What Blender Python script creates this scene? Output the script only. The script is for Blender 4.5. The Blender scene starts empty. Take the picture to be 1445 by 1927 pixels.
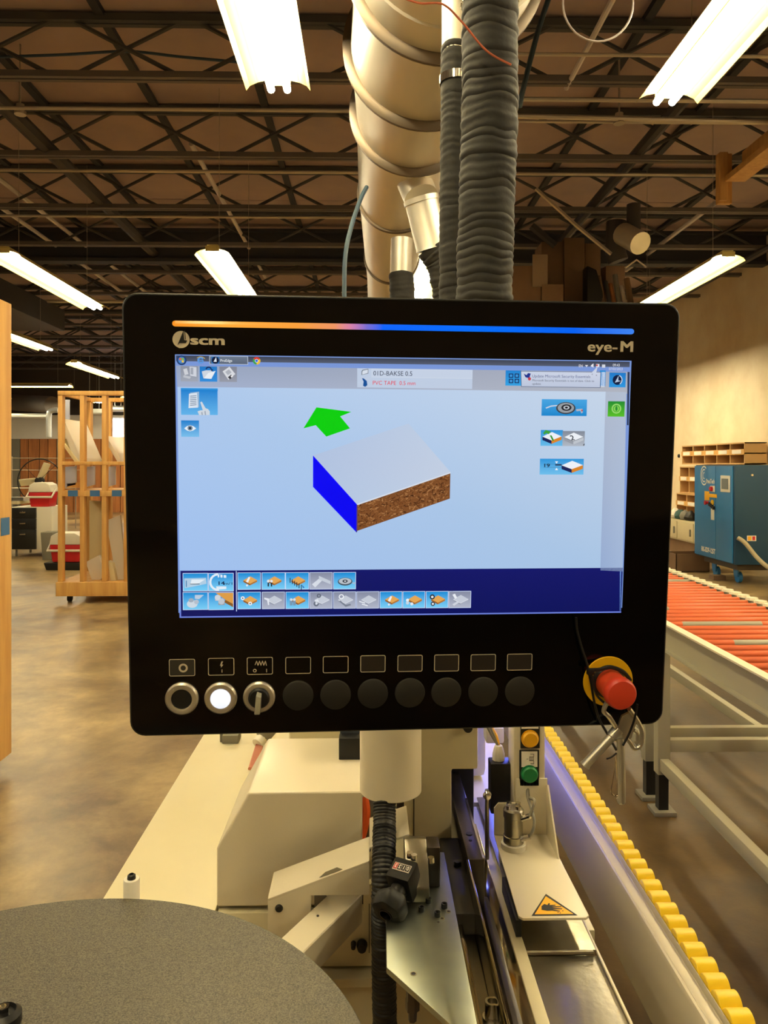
import bpy, bmesh, math, random
from mathutils import Vector, Matrix, noise as mnoise
random.seed(7)
PI = math.pi
S = bpy.context.scene
COL = S.collection

# ------------------------------------------------------------------ camera
IW, IH, F = 1445.0, 1927.0, 1450.0
H = 1.58
YAW = math.radians(1.087); PITCH = 0.0; CYP = 875.0   # level camera, frame shifted down on the sensor
cam = bpy.data.objects.new('camera', bpy.data.cameras.new('camera'))
COL.objects.link(cam)
cam.data.sensor_fit = 'VERTICAL'; cam.data.sensor_height = 24.0
cam.data.lens = F * 24.0 / IH
cam.data.shift_y = -(IH/2-CYP)/IH
cam.data.clip_start = 0.02; cam.data.clip_end = 200
_f = Vector((math.sin(YAW)*math.cos(PITCH), math.cos(YAW)*math.cos(PITCH), math.sin(PITCH)))
_r = Vector((math.cos(YAW), -math.sin(YAW), 0)); _u = _r.cross(_f)
CR = Matrix(((_r.x, _u.x, -_f.x), (_r.y, _u.y, -_f.y), (_r.z, _u.z, -_f.z)))
cam.matrix_world = Matrix.Translation((0, 0, H)) @ CR.to_4x4()
S.camera = cam

# ------------------------------------------------------------------ world, exposure
w = bpy.data.worlds.new('world'); S.world = w; w.use_nodes = True
w.node_tree.nodes['Background'].inputs[0].default_value = (0.9, 0.75, 0.5, 1)
w.node_tree.nodes['Background'].inputs[1].default_value = 0.05
S.view_settings.view_transform = 'Standard'
S.view_settings.look = 'None'
S.view_settings.exposure = 0.0
S.view_settings.gamma = 1.0
S.view_settings.use_curve_mapping = False
LAMP = 56.0
LAMPCOL = (1.0, 0.87, 0.60)

# ------------------------------------------------------------------ helpers
def ray(px, py):
    return CR @ Vector(((px-IW/2)/F, -(py-CYP)/F, -1.0))
def atY(px, py, y):
    d = ray(px, py); k = y/d.y
    return Vector((d.x*k, y, H+d.z*k))
def atZ(px, py, z):
    d = ray(px, py); k = (z-H)/d.z
    return Vector((d.x*k, d.y*k, z))
def atX(px, py, x):
    d = ray(px, py); k = x/d.x
    return Vector((x, d.y*k, H+d.z*k))
def lin(c):
    return tuple((v/255/12.92 if v/255 <= .04045 else ((v/255+.055)/1.055)**2.4) for v in c)

MATS = {}
def mat(name, rgb, rough=.5, metal=0., rgb2=None, scale=8., bump=0., bscale=60., emit=0., spec=.5, stretch=None, detail=4., cmin=.35, cmax=.65, coat=0.):
    if name in MATS: return MATS[name]
    m = bpy.data.materials.new(name); m.use_nodes = True; nt = m.node_tree; N = nt.nodes; L = nt.links
    b = N['Principled BSDF']
    b.inputs['Roughness'].default_value = rough; b.inputs['Metallic'].default_value = metal
    b.inputs['Specular IOR Level'].default_value = spec
    b.inputs['Coat Weight'].default_value = coat
    c = (*lin(rgb), 1); b.inputs['Base Color'].default_value = c
    if emit:
        b.inputs['Emission Color'].default_value = c; b.inputs['Emission Strength'].default_value = emit
    tc = None
    if rgb2 or bump:
        tc = N.new('ShaderNodeTexCoord'); mp = N.new('ShaderNodeMapping')
        L.new(tc.outputs['Object'], mp.inputs[0])
        if stretch: mp.inputs['Scale'].default_value = stretch
    if rgb2:
        n = N.new('ShaderNodeTexNoise'); n.inputs['Scale'].default_value = scale; n.inputs['Detail'].default_value = detail
        n.inputs['Roughness'].default_value = .6
        L.new(mp.outputs[0], n.inputs['Vector'])
        r = N.new('ShaderNodeValToRGB'); r.color_ramp.elements[0].position = cmin; r.color_ramp.elements[1].position = cmax
        r.color_ramp.elements[0].color = c; r.color_ramp.elements[1].color = (*lin(rgb2), 1)
        L.new(n.outputs['Fac'], r.inputs[0]); L.new(r.outputs[0], b.inputs['Base Color'])
    if bump:
        n2 = N.new('ShaderNodeTexNoise'); n2.inputs['Scale'].default_value = bscale; n2.inputs['Detail'].default_value = 3
        L.new(mp.outputs[0], n2.inputs['Vector'])
        bp = N.new('ShaderNodeBump'); bp.inputs['Strength'].default_value = bump; bp.inputs['Distance'].default_value = .01
        L.new(n2.outputs['Fac'], bp.inputs['Height']); L.new(bp.outputs[0], b.inputs['Normal'])
    MATS[name] = m
    return m

ORG = {}
class MB:
    def __init__(s): s.bm = bmesh.new()
    def box(s, x0, x1, y0, y1, z0, z1):
        if x0 > x1: x0, x1 = x1, x0
        if y0 > y1: y0, y1 = y1, y0
        if z0 > z1: z0, z1 = z1, z0
        v = [s.bm.verts.new(p) for p in ((x0,y0,z0),(x1,y0,z0),(x1,y1,z0),(x0,y1,z0),(x0,y0,z1),(x1,y0,z1),(x1,y1,z1),(x0,y1,z1))]
        for f in ((0,3,2,1),(4,5,6,7),(0,1,5,4),(1,2,6,5),(2,3,7,6),(3,0,4,7)): s.bm.faces.new([v[i] for i in f])
        return s
    def obox(s, p0, p1, w, h, up=(0,0,1)):
        p0 = Vector(p0); p1 = Vector(p1); d = (p1-p0).normalized(); up = Vector(up)
        sd = d.cross(up)
        if sd.length < 1e-4: sd = d.cross(Vector((1,0,0)))
        sd.normalize(); u = sd.cross(d)
        vs = []
        for p in (p0, p1):
            for a, b in ((-1,-1),(1,-1),(1,1),(-1,1)): vs.append(s.bm.verts.new(p+sd*(a*w/2)+u*(b*h/2)))
        for f in ((3,2,1,0),(4,5,6,7),(0,1,5,4),(1,2,6,5),(2,3,7,6),(3,0,4,7)): s.bm.faces.new([vs[i] for i in f])
        return s
    def prism(s, poly, axis, a, b):
        def P(p, t):
            return {'x': (t, p[0], p[1]), 'y': (p[0], t, p[1]), 'z': (p[0], p[1], t)}[axis]
        A = [s.bm.verts.new(P(p, a)) for p in poly]; B = [s.bm.verts.new(P(p, b)) for p in poly]
        n = len(poly)
        s.bm.faces.new(A[::-1]); s.bm.faces.new(B)
        for i in range(n): s.bm.faces.new((A[i], A[(i+1) % n], B[(i+1) % n], B[i]))
        return s
    def face(s, pts):
        s.bm.faces.new([s.bm.verts.new(p) for p in pts]); return s
    def tube(s, pts, r, n=8, caps=True, closed=False):
        pts = [Vector(p) for p in pts]; m = len(pts)
        rr = r if callable(r) else (lambda i: r)
        if hasattr(r, '__len__'): rr = lambda i: r[i]
        rings = []; ref = None
        for i, p in enumerate(pts):
            if closed: t = pts[(i+1) % m]-pts[i-1]
            else: t = pts[min(i+1, m-1)]-pts[max(i-1, 0)]
            t.normalize()
            if ref is None:
                ref = Vector((0,0,1)) if abs(t.z) < .9 else Vector((1,0,0))
                ref = (ref-t*ref.dot(t)).normalized()
            else:
                ref = (ref-t*ref.dot(t)).normalized()
            b = t.cross(ref)
            rings.append([s.bm.verts.new(p+(ref*math.cos(2*PI*k/n)+b*math.sin(2*PI*k/n))*rr(i)) for k in range(n)])
        for i in range(m if closed else m-1):
            A = rings[i]; B = rings[(i+1) % m]
            for k in range(n): s.bm.faces.new((A[k], A[(k+1) % n], B[(k+1) % n], B[k]))
        if caps and not closed:
            s.bm.faces.new(rings[0][::-1]); s.bm.faces.new(rings[-1])
        return s
    def cyl(s, p0, p1, r, r1=None, n=16, caps=True):
        return s.tube([p0, p1], [r, r if r1 is None else r1], n, caps)
    def lathe(s, prof, o=(0,0,0), axis=(0,0,1), n=24):
        ax = Vector(axis).normalized(); o = Vector(o)
        a = ax.orthogonal().normalized(); b = ax.cross(a)
        rings = []
        for r, t in prof:
            if r < 1e-6: rings.append([s.bm.verts.new(o+ax*t)])
            else: rings.append([s.bm.verts.new(o+ax*t+(a*math.cos(2*PI*k/n)+b*math.sin(2*PI*k/n))*r) for k in range(n)])
        for A, B in zip(rings, rings[1:]):
            for k in range(n):
                k1 = (k+1) % n
                if len(A) == 1 and len(B) == 1: continue
                if len(A) == 1: s.bm.faces.new((A[0], B[k1], B[k]))
                elif len(B) == 1: s.bm.faces.new((A[k], A[k1], B[0]))
                else: s.bm.faces.new((A[k], A[k1], B[k1], B[k]))
        return s
    def build(s, name, m, parent=None, bevel=0, local=False, smooth=True, seg=2):
        bm = s.bm
        bmesh.ops.recalc_face_normals(bm, faces=bm.faces)
        if bevel:
            es = [e for e in bm.edges if len(e.link_faces) == 2 and e.calc_face_angle(0) > .6]
            bmesh.ops.bevel(bm, geom=es, offset=bevel, segments=seg, affect='EDGES', profile=.6)
        if smooth:
            for f in bm.faces: f.smooth = True
            for e in bm.edges: e.smooth = len(e.link_faces) == 2 and e.calc_face_angle(4) < .62
        me = bpy.data.meshes.new(name)
        if parent is not None: o0 = Vector((0,0,0)) if local else ORG.get(parent.name, Vector((0,0,0)))
        elif local: o0 = Vector((0,0,0))
        else:
            vs = [v.co for v in bm.verts]
            o0 = Vector(((min(v.x for v in vs)+max(v.x for v in vs))/2, (min(v.y for v in vs)+max(v.y for v in vs))/2, min(v.z for v in vs)))
        bmesh.ops.translate(bm, verts=bm.verts, vec=-o0)
        bm.to_mesh(me); bm.free()
        if m: me.materials.append(m)
        ob = bpy.data.objects.new(name, me); COL.objects.link(ob)
        if parent is not None: ob.parent = parent; ORG[ob.name] = o0
        else: ob.location = o0; ORG[ob.name] = o0
        return ob
def tag(o, label=None, cat=None, group=None, kind=None):
    if label: o['label'] = label
    if cat: o['category'] = cat
    if group: o['group'] = group
    if kind: o['kind'] = kind
    return o
def thing(name, loc, label, cat, group=None, rz=0):
    o = bpy.data.objects.new(name, None); COL.objects.link(o); o.empty_display_size = .05
    o.location = loc; o.rotation_euler.z = rz
    ORG[o.name] = Vector(loc)
    return tag(o, label, cat, group)
def copy_tree(o, parent=None):
    c = o.copy(); COL.objects.link(c); c.parent = parent
    for ch in list(o.children): copy_tree(ch, c)
    return c
def struct(o): o['kind'] = 'structure'; return o
def box(name, m, x0, x1, y0, y1, z0, z1, parent=None, bevel=0, local=False):
    return MB().box(x0, x1, y0, y1, z0, z1).build(name, m, parent, bevel, local)
def arc(cx, cy, r, a0, a1, n=12):
    return [(cx+r*math.cos(a0+(a1-a0)*i/n), cy+r*math.sin(a0+(a1-a0)*i/n)) for i in range(n+1)]
def rrect(x0, y0, x1, y1, r, n=5):
    P = []
    for cx, cy, a in ((x1-r, y1-r, 0), (x0+r, y1-r, PI/2), (x0+r, y0+r, PI), (x1-r, y0+r, 1.5*PI)): P += arc(cx, cy, r, a, a+PI/2, n)
    return P
def smoothpath(pts, n=8):
    pts = [Vector(p) for p in pts]; out = []
    for i in range(len(pts)-1):
        p0 = pts[max(i-1, 0)]; p1 = pts[i]; p2 = pts[i+1]; p3 = pts[min(i+2, len(pts)-1)]
        for k in range(n):
            t = k/n
            out.append(.5*((2*p1)+(-p0+p2)*t+(2*p0-5*p1+4*p2-p3)*t*t+(-p0+3*p1-3*p2+p3)*t**3))
    out.append(pts[-1]); return out
def text_mesh(txt, bold=0.0, shear=0., space=1.):
    c = bpy.data.curves.new('lettering', 'FONT'); c.body = txt; c.size = 1.0; c.offset = bold; c.resolution_u = 3
    c.space_character = space; c.shear = shear
    o = bpy.data.objects.new('lettering', c); COL.objects.link(o)
    bpy.context.view_layer.update()
    dg = bpy.context.evaluated_depsgraph_get()
    me = bpy.data.meshes.new_from_object(o.evaluated_get(dg))
    vs = [tuple(v.co) for v in me.vertices]; fs = [tuple(p.vertices) for p in me.polygons]
    bpy.data.objects.remove(o); bpy.data.curves.remove(c); bpy.data.meshes.remove(me)
    return vs, fs

# ------------------------------------------------------------------ materials
M_floor = None
def floor_material():
    m = bpy.data.materials.new('polished stained concrete'); m.use_nodes = True; nt = m.node_tree; N = nt.nodes; L = nt.links
    b = N['Principled BSDF']; tc = N.new('ShaderNodeTexCoord')
    n1 = N.new('ShaderNodeTexNoise'); n1.inputs['Scale'].default_value = .55; n1.inputs['Detail'].default_value = 7; n1.inputs['Roughness'].default_value = .62; n1.inputs['Distortion'].default_value = .8
    n2 = N.new('ShaderNodeTexNoise'); n2.inputs['Scale'].default_value = 3.2; n2.inputs['Detail'].default_value = 8; n2.inputs['Roughness'].default_value = .7
    L.new(tc.outputs['Object'], n1.inputs['Vector']); L.new(tc.outputs['Object'], n2.inputs['Vector'])
    r1 = N.new('ShaderNodeValToRGB'); e = r1.color_ramp.elements
    e[0].position = .38; e[0].color = (*lin((96, 74, 54)), 1); e[1].position = .6; e[1].color = (*lin((166, 146, 108)), 1)
    r2 = N.new('ShaderNodeValToRGB'); e = r2.color_ramp.elements
    e[0].position = .36; e[0].color = (.5, .47, .42, 1); e[1].position = .66; e[1].color = (1.3, 1.27, 1.2, 1)
    mx = N.new('ShaderNodeMix'); mx.data_type = 'RGBA'; mx.blend_type = 'MULTIPLY'; mx.inputs[0].default_value = .8
    L.new(n1.outputs['Fac'], r1.inputs[0]); L.new(n2.outputs['Fac'], r2.inputs[0])
    L.new(r1.outputs[0], mx.inputs[6]); L.new(r2.outputs[0], mx.inputs[7]); 
    # aisle between machine and conveyor: shade put into the colour over a brown stain
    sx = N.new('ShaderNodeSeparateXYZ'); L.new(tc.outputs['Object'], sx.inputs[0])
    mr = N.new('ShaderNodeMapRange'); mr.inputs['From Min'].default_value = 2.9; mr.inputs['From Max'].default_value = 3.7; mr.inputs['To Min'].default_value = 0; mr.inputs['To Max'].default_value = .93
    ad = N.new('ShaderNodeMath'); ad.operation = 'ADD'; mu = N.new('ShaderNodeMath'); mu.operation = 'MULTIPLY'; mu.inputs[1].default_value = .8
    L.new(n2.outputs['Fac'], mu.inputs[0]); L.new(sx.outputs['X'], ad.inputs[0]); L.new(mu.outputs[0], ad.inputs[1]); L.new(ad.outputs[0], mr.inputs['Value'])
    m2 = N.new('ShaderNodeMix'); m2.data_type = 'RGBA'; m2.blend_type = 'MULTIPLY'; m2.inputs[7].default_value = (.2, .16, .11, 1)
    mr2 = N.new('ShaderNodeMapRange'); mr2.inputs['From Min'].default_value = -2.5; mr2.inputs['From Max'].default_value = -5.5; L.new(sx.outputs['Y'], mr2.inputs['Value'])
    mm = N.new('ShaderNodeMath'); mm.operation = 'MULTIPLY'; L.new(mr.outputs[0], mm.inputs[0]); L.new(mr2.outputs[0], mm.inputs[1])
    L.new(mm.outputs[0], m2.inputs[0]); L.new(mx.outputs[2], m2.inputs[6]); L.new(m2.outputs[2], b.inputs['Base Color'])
    rr = N.new('ShaderNodeMapRange'); rr.inputs['To Min'].default_value = .22; rr.inputs['To Max'].default_value = .5
    L.new(n2.outputs['Fac'], rr.inputs['Value']); L.new(rr.outputs[0], b.inputs['Roughness'])
    bp = N.new('ShaderNodeBump'); bp.inputs['Strength'].default_value = .12; bp.inputs['Distance'].default_value = .02
    L.new(n2.outputs['Fac'], bp.inputs['Height']); L.new(bp.outputs[0], b.inputs['Normal'])
    return m
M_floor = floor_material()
M_wall = mat('cream painted wall', (240, 224, 188), .8, rgb2=(228, 206, 166), scale=1.5)
M_darkwall = mat('dim brown wall', (70, 62, 56), .9)
M_whitewall = mat('pale wall panel', (228, 222, 210), .8)
M_deck = mat('brown roof deck board', (160, 140, 134), .9, rgb2=(178, 154, 144), scale=1.1, cmin=.35, cmax=.75)
M_joist = mat('dark grey joist steel', (74, 72, 70), .6, .1)
M_joist2 = mat('grey joist chord steel', (104, 96, 90), .6, .1)
M_conduit = mat('galvanised conduit', (190, 178, 160), .4, .6)
M_whitepipe = mat('pale conduit', (205, 195, 190), .5)
M_darkpipe = mat('dark iron pipe', (70, 66, 66), .6, .3)
M_steelgrey = mat('dark steel girder', (52, 52, 56), .7)
M_duct = mat('galvanised duct steel', (228, 220, 202), .45, .75, rgb2=(212, 206, 188), scale=3., bump=.05, bscale=6, stretch=(1,.25,1))
M_flange = mat('dull flange steel', (128, 116, 100), .42, .9)
M_hose = mat('black fabric hose', (36, 34, 30), .75, bump=.4, bscale=18)
M_reflector = mat('cream enamel reflector', (212, 196, 120), .35)
M_beige = mat('beige machine enamel', (214, 205, 172), .38, rgb2=(208, 198, 164), scale=3., bump=.06, bscale=500)
M_beige2 = mat('pale beige enamel', (222, 212, 186), .28, bump=.03, bscale=300)
M_black = mat('black plastic', (16, 16, 17), .45)
M_intshade = mat('interior shade black', (20, 19, 18), .7)
M_glass = mat('black glass front', (4, 4, 5), .06, spec=.35)
M_cap = mat('matt black button cap', (16, 16, 17), .5)
M_chrome = mat('polished chrome', (210, 205, 195), .15, 1.)
M_steel = mat('brushed steel', (170, 165, 152), .3, 1., rgb2=(150, 145, 130), scale=6, bump=.05, bscale=80)
M_mirror = mat('polished steel guide', (185, 172, 140), .09, 1.)
M_darksteel = mat('dark machined steel', (96, 92, 92), .28, 1.)
M_zinc = mat('zinc plated plate', (168, 172, 158), .34, 1., rgb2=(140, 148, 140), scale=7, cmin=.3, cmax=.75)
M_alu = mat('aluminium profile', (196, 190, 172), .35, .4)
M_yellow = mat('yellow plastic wheel', (226, 190, 20), .4)
M_wood = mat('pale construction timber', (214, 168, 98), .6, rgb2=(196, 146, 80), scale=3, stretch=(6,6,.6))
M_wood2 = mat('brown fence timber', (176, 112, 60), .7, rgb2=(150, 92, 50), scale=3, stretch=(6,6,.5))
M_particle = mat('plywood shelf', (200, 160, 105), .7)
M_kraft = mat('brown cardboard', (128, 100, 74), .8, rgb2=(116, 90, 66), scale=2)
M_board = mat('white laminated board', (226, 220, 208), .4)
M_cream = mat('cream laminated board', (216, 202, 160), .5)
M_bluec = mat('blue painted steel', (44, 118, 178), .4)
M_bluetape = mat('blue edging strip', (50, 98, 150), .6)
M_paper = mat('white paper', (235, 228, 215), .7)
M_red = mat('red plastic', (190, 26, 34), .4)
M_estop = mat('red mushroom plastic', (196, 60, 36), .42)
M_estopy = mat('yellow collar', (226, 176, 12), .4)
M_white = mat('white plastic', (228, 222, 205), .45)
M_orange = mat('orange roller sleeve', (204, 92, 44), .5)
M_rgrey = mat('grey roller steel', (150, 146, 130), .45, .2)
M_railg = mat('grey green conveyor frame', (160, 156, 134), .5)
M_lip = mat('pale conveyor lip', (218, 208, 180), .5)
M_orangeh = mat('orange cable sheath', (226, 92, 30), .5)
M_pinkc = mat('pinkish cable', (176, 110, 90), .5)
M_copper = mat('copper wire', (190, 104, 78), .4, .5)
M_bluewire = mat('blue air line', (52, 74, 92), .5)
M_greyp = mat('grey plastic', (120, 116, 104), .6)
M_cream_ink = mat('cream ink', (214, 202, 176), .6)
M_ink = mat('black ink', (16, 15, 14), .6)
M_warn = mat('yellow sticker', (240, 178, 12), .5)
M_green = mat('green push button', (14, 120, 66), .35)
M_ybtn = mat('yellow push button', (222, 164, 20), .35)
def speckle_material():
    m = bpy.data.materials.new('speckled grey textured disc'); m.use_nodes = True; nt = m.node_tree; N = nt.nodes; L = nt.links
    b = N['Principled BSDF']; tc = N.new('ShaderNodeTexCoord')
    n = N.new('ShaderNodeTexNoise'); n.inputs['Scale'].default_value = 700; n.inputs['Detail'].default_value = 3
    L.new(tc.outputs['Object'], n.inputs['Vector'])
    r = N.new('ShaderNodeValToRGB'); e = r.color_ramp.elements
    e[0].position = .3; e[0].color = (*lin((20, 18, 15)), 1); e[1].position = .7; e[1].color = (*lin((98, 92, 78)), 1)
    L.new(n.outputs['Fac'], r.inputs[0]); L.new(r.outputs[0], b.inputs['Base Color'])
    b.inputs['Roughness'].default_value = .42
    bp = N.new('ShaderNodeBump'); bp.inputs['Strength'].default_value = .35; bp.inputs['Distance'].default_value = .001
    L.new(n.outputs['Fac'], bp.inputs['Height']); L.new(bp.outputs[0], b.inputs['Normal'])
    return m
M_speckle = speckle_material()
M_tube = bpy.data.materials.new('glowing fluorescent tube'); M_tube.use_nodes = True
_b = M_tube.node_tree.nodes['Principled BSDF']
_b.inputs['Emission Color'].default_value = (*LAMPCOL, 1); _b.inputs['Emission Strength'].default_value = LAMP
M_led = mat('blue led strip', (80, 100, 255), .5, emit=22.)
M_window = mat('daylit window pane', (235, 240, 255), .5, emit=9.)
M_btnlit = mat('lit white button', (215, 222, 240), .5, emit=1.1)

# vertex coloured display material
M_disp = bpy.data.materials.new('backlit display'); M_disp.use_nodes = True
_nt = M_disp.node_tree; _b = _nt.nodes['Principled BSDF']
_a = _nt.nodes.new('ShaderNodeVertexColor'); _a.layer_name = 'ink'
_b.inputs['Base Color'].default_value = (.004, .004, .005, 1); _b.inputs['Roughness'].default_value = .12
_b.inputs['Specular IOR Level'].default_value = .3
_nt.links.new(_a.outputs['Color'], _b.inputs['Emission Color']); _b.inputs['Emission Strength'].default_value = 1.0

# ================================================================== SETTING
XR, XL, YB, YF = 6.1, -12.0, -5.0, 26.0
ZB = H+3.1; ZT = H+3.61; ZD = H+3.66
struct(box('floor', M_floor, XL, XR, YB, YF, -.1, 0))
struct(box('wall_right', M_wall, XR, XR+.15, YB, YF, 0, ZD))
struct(box('wall_left', M_darkwall, XL-.15, XL, YB, YF, 0, ZD))
struct(box('wall_back', mat('dull tan wall', (140, 124, 100), .9), XL, XR, YB-.15, YB, 0, ZD))  # one even tan, kept fairly dark so the monitor reflects little
wf = struct(box('wall_front', M_darkwall, XL, XR, YF, YF+.15, 0, ZD))
box('upper_panel', M_whitewall, XL, XR, YF-.05, YF, 2.45, 3.25, wf)
x = XL+.02
k = 0
while x < -5:
    wd = random.choice((.28, .28, .36, .22))
    mm = M_wood2 if random.random() < .75 else M_greyp
    box('plank', mm, x, x+wd-.025, YF-.09-.03*random.random(), YF-.05+.05, 0, 2.45, wf)
    x += wd; k += 1
    if k > 40: break
# roof deck in sheets
ceil = thing('ceiling', (0, 10, ZD), None, None); ceil['kind'] = 'structure'
pur = [-4.35+1.1*i for i in range(-7, 10)]
xs = [XL]+[p for p in pur if XL+.3 < p < XR-.3]+[XR]
ys = [YB+2.6*i for i in range(12)]+[YF]
for i in range(len(xs)-1):
    for j in range(len(ys)-1):
        dz = random.uniform(0, .012)
        box('deck_board', M_deck, xs[i]+.01, xs[i+1]-.01, ys[j]+.006, ys[j+1]-.006, ZD-.03+dz, ZD+.02, ceil)
box('roof_backing', M_darkwall, XL, XR, YB, YF, ZD+.03, ZD+.1, ceil)
for p in pur:
    if p < XL+.3 or p > XR-.3: continue
    box('roof_tee', M_steelgrey, p-.035, p+.035, YB, YF, ZD-.075, ZD-.02, ceil)

# joists: hexagon pattern of two opposed bent rods
def joist(n):
    t = thing('roof_joist', (0, 0, 0), 'dark open-web steel joist under the brown roof deck', 'joist')
    b = MB(); b.box(XL, XR, -.055, -.008, -.06+ZT, ZT); b.box(XL, XR, .008, .055, -.06+ZT, ZT); b.build('top_chord', M_joist, t, local=True)
    b = MB(); b.box(XL, XR, -.05, -.01, ZB, ZB+.05); b.box(XL, XR, .01, .05, ZB, ZB+.05); b.build('bottom_chord', M_joist2, t, local=True)
    for ph, yy in ((0, -.009), (1, .009)):
        pts = []; kx = -5 if ph == 0 else -5
        for k in range(-9, 9):
            c = -2.466+1.011*k
            if c < XL+.1 or c > XR-.1: continue
            z = ZT-.05 if (k+ph) % 2 == 0 else ZB+.045
            pts += [(c-.1, yy, z), (c+.1, yy, z)]
        MB().tube(pts, .019, 6).build('bent_web_rod', M_joist, t, local=True)
    return t
j0 = joist(0)
jy = [6.24+1.58*i for i in range(13)]
words = ['nearest', 'second', 'third', 'fourth', 'fifth', 'sixth', 'seventh', 'eighth', 'ninth', 'tenth', 'eleventh', 'twelfth', 'thirteenth']
for i, y in enumerate(jy):
    o = j0 if i == 0 else copy_tree(j0)
    o.location = (0, y, 0)
    o['label'] = 'dark zigzag steel roof joist, %s in the row from the camera in view' % words[i]
    o['group'] = 'open-web roof joists'
for y in (4.66, 3.08, 1.5, -.1, -1.7):
    o = copy_tree(j0); o.location = (0, y, 0); o['label'] = 'dark zigzag roof joist overhead, out of the picture'; o['group'] = 'roof joists overhead'
g = MB(); g.box(XL+.02, XR-.02, 11.6, 11.8, ZB-.05, ZB); g.box(XL+.02, XR-.02, 11.69, 11.71, ZB, ZT-.1); g.box(XL+.02, XR-.02, 11.6, 11.8, ZT-.1, ZT-.06)
tag(g.build('steel_girder', M_steelgrey), 'deep dark steel girder crossing the ceiling behind the near joists', 'girder')

# conduits and pipes
def pipe_x(name, m, y, z, x0, x1, r, label, cat='pipe', group=None, sag=0):
    pts = [(x0+(x1-x0)*i/10, y, z-sag*math.sin(PI*i/10)) for i in range(11)]
    return tag(MB().tube(pts, r, 8).build(name, m), label, cat, group)
def pipe_y(name, m, x, z, y0, y1, r, label, cat='pipe', group=None):
    return tag(MB().cyl((x, y0, z), (x, y1, z), r, n=8).build(name, m), label, cat, group)
def yfor(py, h): return h*F/(875-py)
pipe_x('conduit', M_conduit, yfor(209, 3.04), H+3.04, XL+.1, .2, .017, 'pale conduit running level behind the first joist, topmost one left of the duct', 'conduit')
pipe_x('conduit', M_conduit, yfor(325, 3.04), H+3.04, XL+.1, 5.9, .018, 'pale level conduit under the second joist', 'conduit')
pipe_x('conduit', M_conduit, yfor(410, 3.05), H+3.05, XL+.1, .3, .017, 'pale level conduit under the third joist left of the duct', 'conduit')
pipe_x('conduit', M_conduit, yfor(99, 3.05), H+3.05, 1.0, 6.0, .014, 'thin pale conduit high on the right below the top joist chord', 'conduit')
pipe_x('conduit', M_conduit, yfor(184, 3.03), H+3.03, 1.0, 6.0, .02, 'pale conduit under the first joist right of the black hose', 'conduit')
tag(MB().tube([(1.2, yfor(216, 3.0), H+3.0), (6.0, yfor(232, 2.98), H+2.98)], .022, 8).build('conduit', M_conduit), 'pale slightly sloping conduit ending at a bracket right of the hose', 'conduit')
pipe_x('conduit', M_conduit, yfor(226, 3.02), H+3.02, 1.2, 6.0, .014, 'thin conduit next to the sloping one under the roof', 'conduit')
pipe_x('conduit', M_darkpipe, 15.2, H+3.0, XL+.1, .5, .04, 'grey pipe crossing far under the roof left of the duct', 'conduit')
pipe_x('conduit', M_conduit, 14.0, H+2.95, XL+.1, -.8, .03, 'pale pipe crossing the far ceiling above the left lamps', 'conduit')
for (x, h, y0, y1, r, m, lb) in ((-1.82, 3.28, 7.9, 13.5, .026, M_whitepipe, 'pale conduit seen in dashes between joists, nearest left of the duct'),
    (-4.27, 3.3, 8.2, 18, .028, M_whitepipe, 'pale dashed conduit running away at upper left, inner of a pair'),
    (-4.72, 3.3, 8.2, 18, .028, M_whitepipe, 'pale dashed conduit running away at upper left, outer of a pair'),
    (-3.25, 3.2, 6.6, 17, .075, M_darkpipe, 'thick dark iron pipe running away at upper left'),
    (2.75, 3.2, 6.5, 12, .06, M_darkpipe, 'thick dark iron pipe running away right of the hose'),
    (4.25, 3.22, 9.2, 14, .03, M_whitepipe, 'pale conduit running away above the right wall lamp'),
    (1.63, 3.12, 3.5, 6.35, .022, M_whitepipe, 'pale conduit running towards the camera beside the big right lamp'),
    (5.6, 3.05, 9, 20, .05, M_darkpipe, 'dark pipe running along the top of the right wall')):
    pipe_y('pipe', m, x, H+h, y0, y1, r, lb)
for (px, py, hh, lb) in ((38, 205, 3.1, 'pipe coupling at upper left'), (1165, 222, 3.0, 'junction clamp on the pale conduit at upper right')):
    y = yfor(py, hh); p = atY(px, py, y)
    b = MB(); b.lathe([(0, -.05), (.05, -.05), (.05, -.02), (.035, -.02), (.035, .04), (.008, .045), (.008, ZD-.03-p.z), (0, ZD-.03-p.z)], p, (0, 0, 1), 10)
    tag(b.build('pipe_fitting', M_conduit), 'small metal '+lb, 'fitting')
# long dark box duct at left, far
b = MB(); b.box(-6.8, -5.8, 10.0, 14.8, H+2.55, H+2.95)
tag(b.build('box_duct', mat('dull dark duct', (74, 72, 74), .6, .3), bevel=.02), 'long dark rectangular duct running away above the left lamps', 'duct')
# timber hanger upper right
tm = thing('timber_hanger', (3.6, 7.6, H+2.5), 'pale timber beams and hanging post under the roof at the right edge', 'beam')
p = atY(1361, 385, 7.7)
MB().box(p.x-.07, p.x+.07, 7.66, 7.72, p.z, p.z+.5).build('post', M_wood, tm, .004)
MB().box(p.x-.07, p.x+.01, 7.62, 7.66, p.z+.02, p.z+.5).build('cleat', M_wood, tm, .004)
MB().box(p.x-.02, p.x+.18, 4.2, 7.62, p.z+.2, p.z+.26).build('lower_beam', M_wood, tm, .004)
MB().box(p.x+.15, p.x+.19, 4.2, 7.62, p.z+.26, p.z+.5).build('upper_beam', M_wood, tm, .004)

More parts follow.
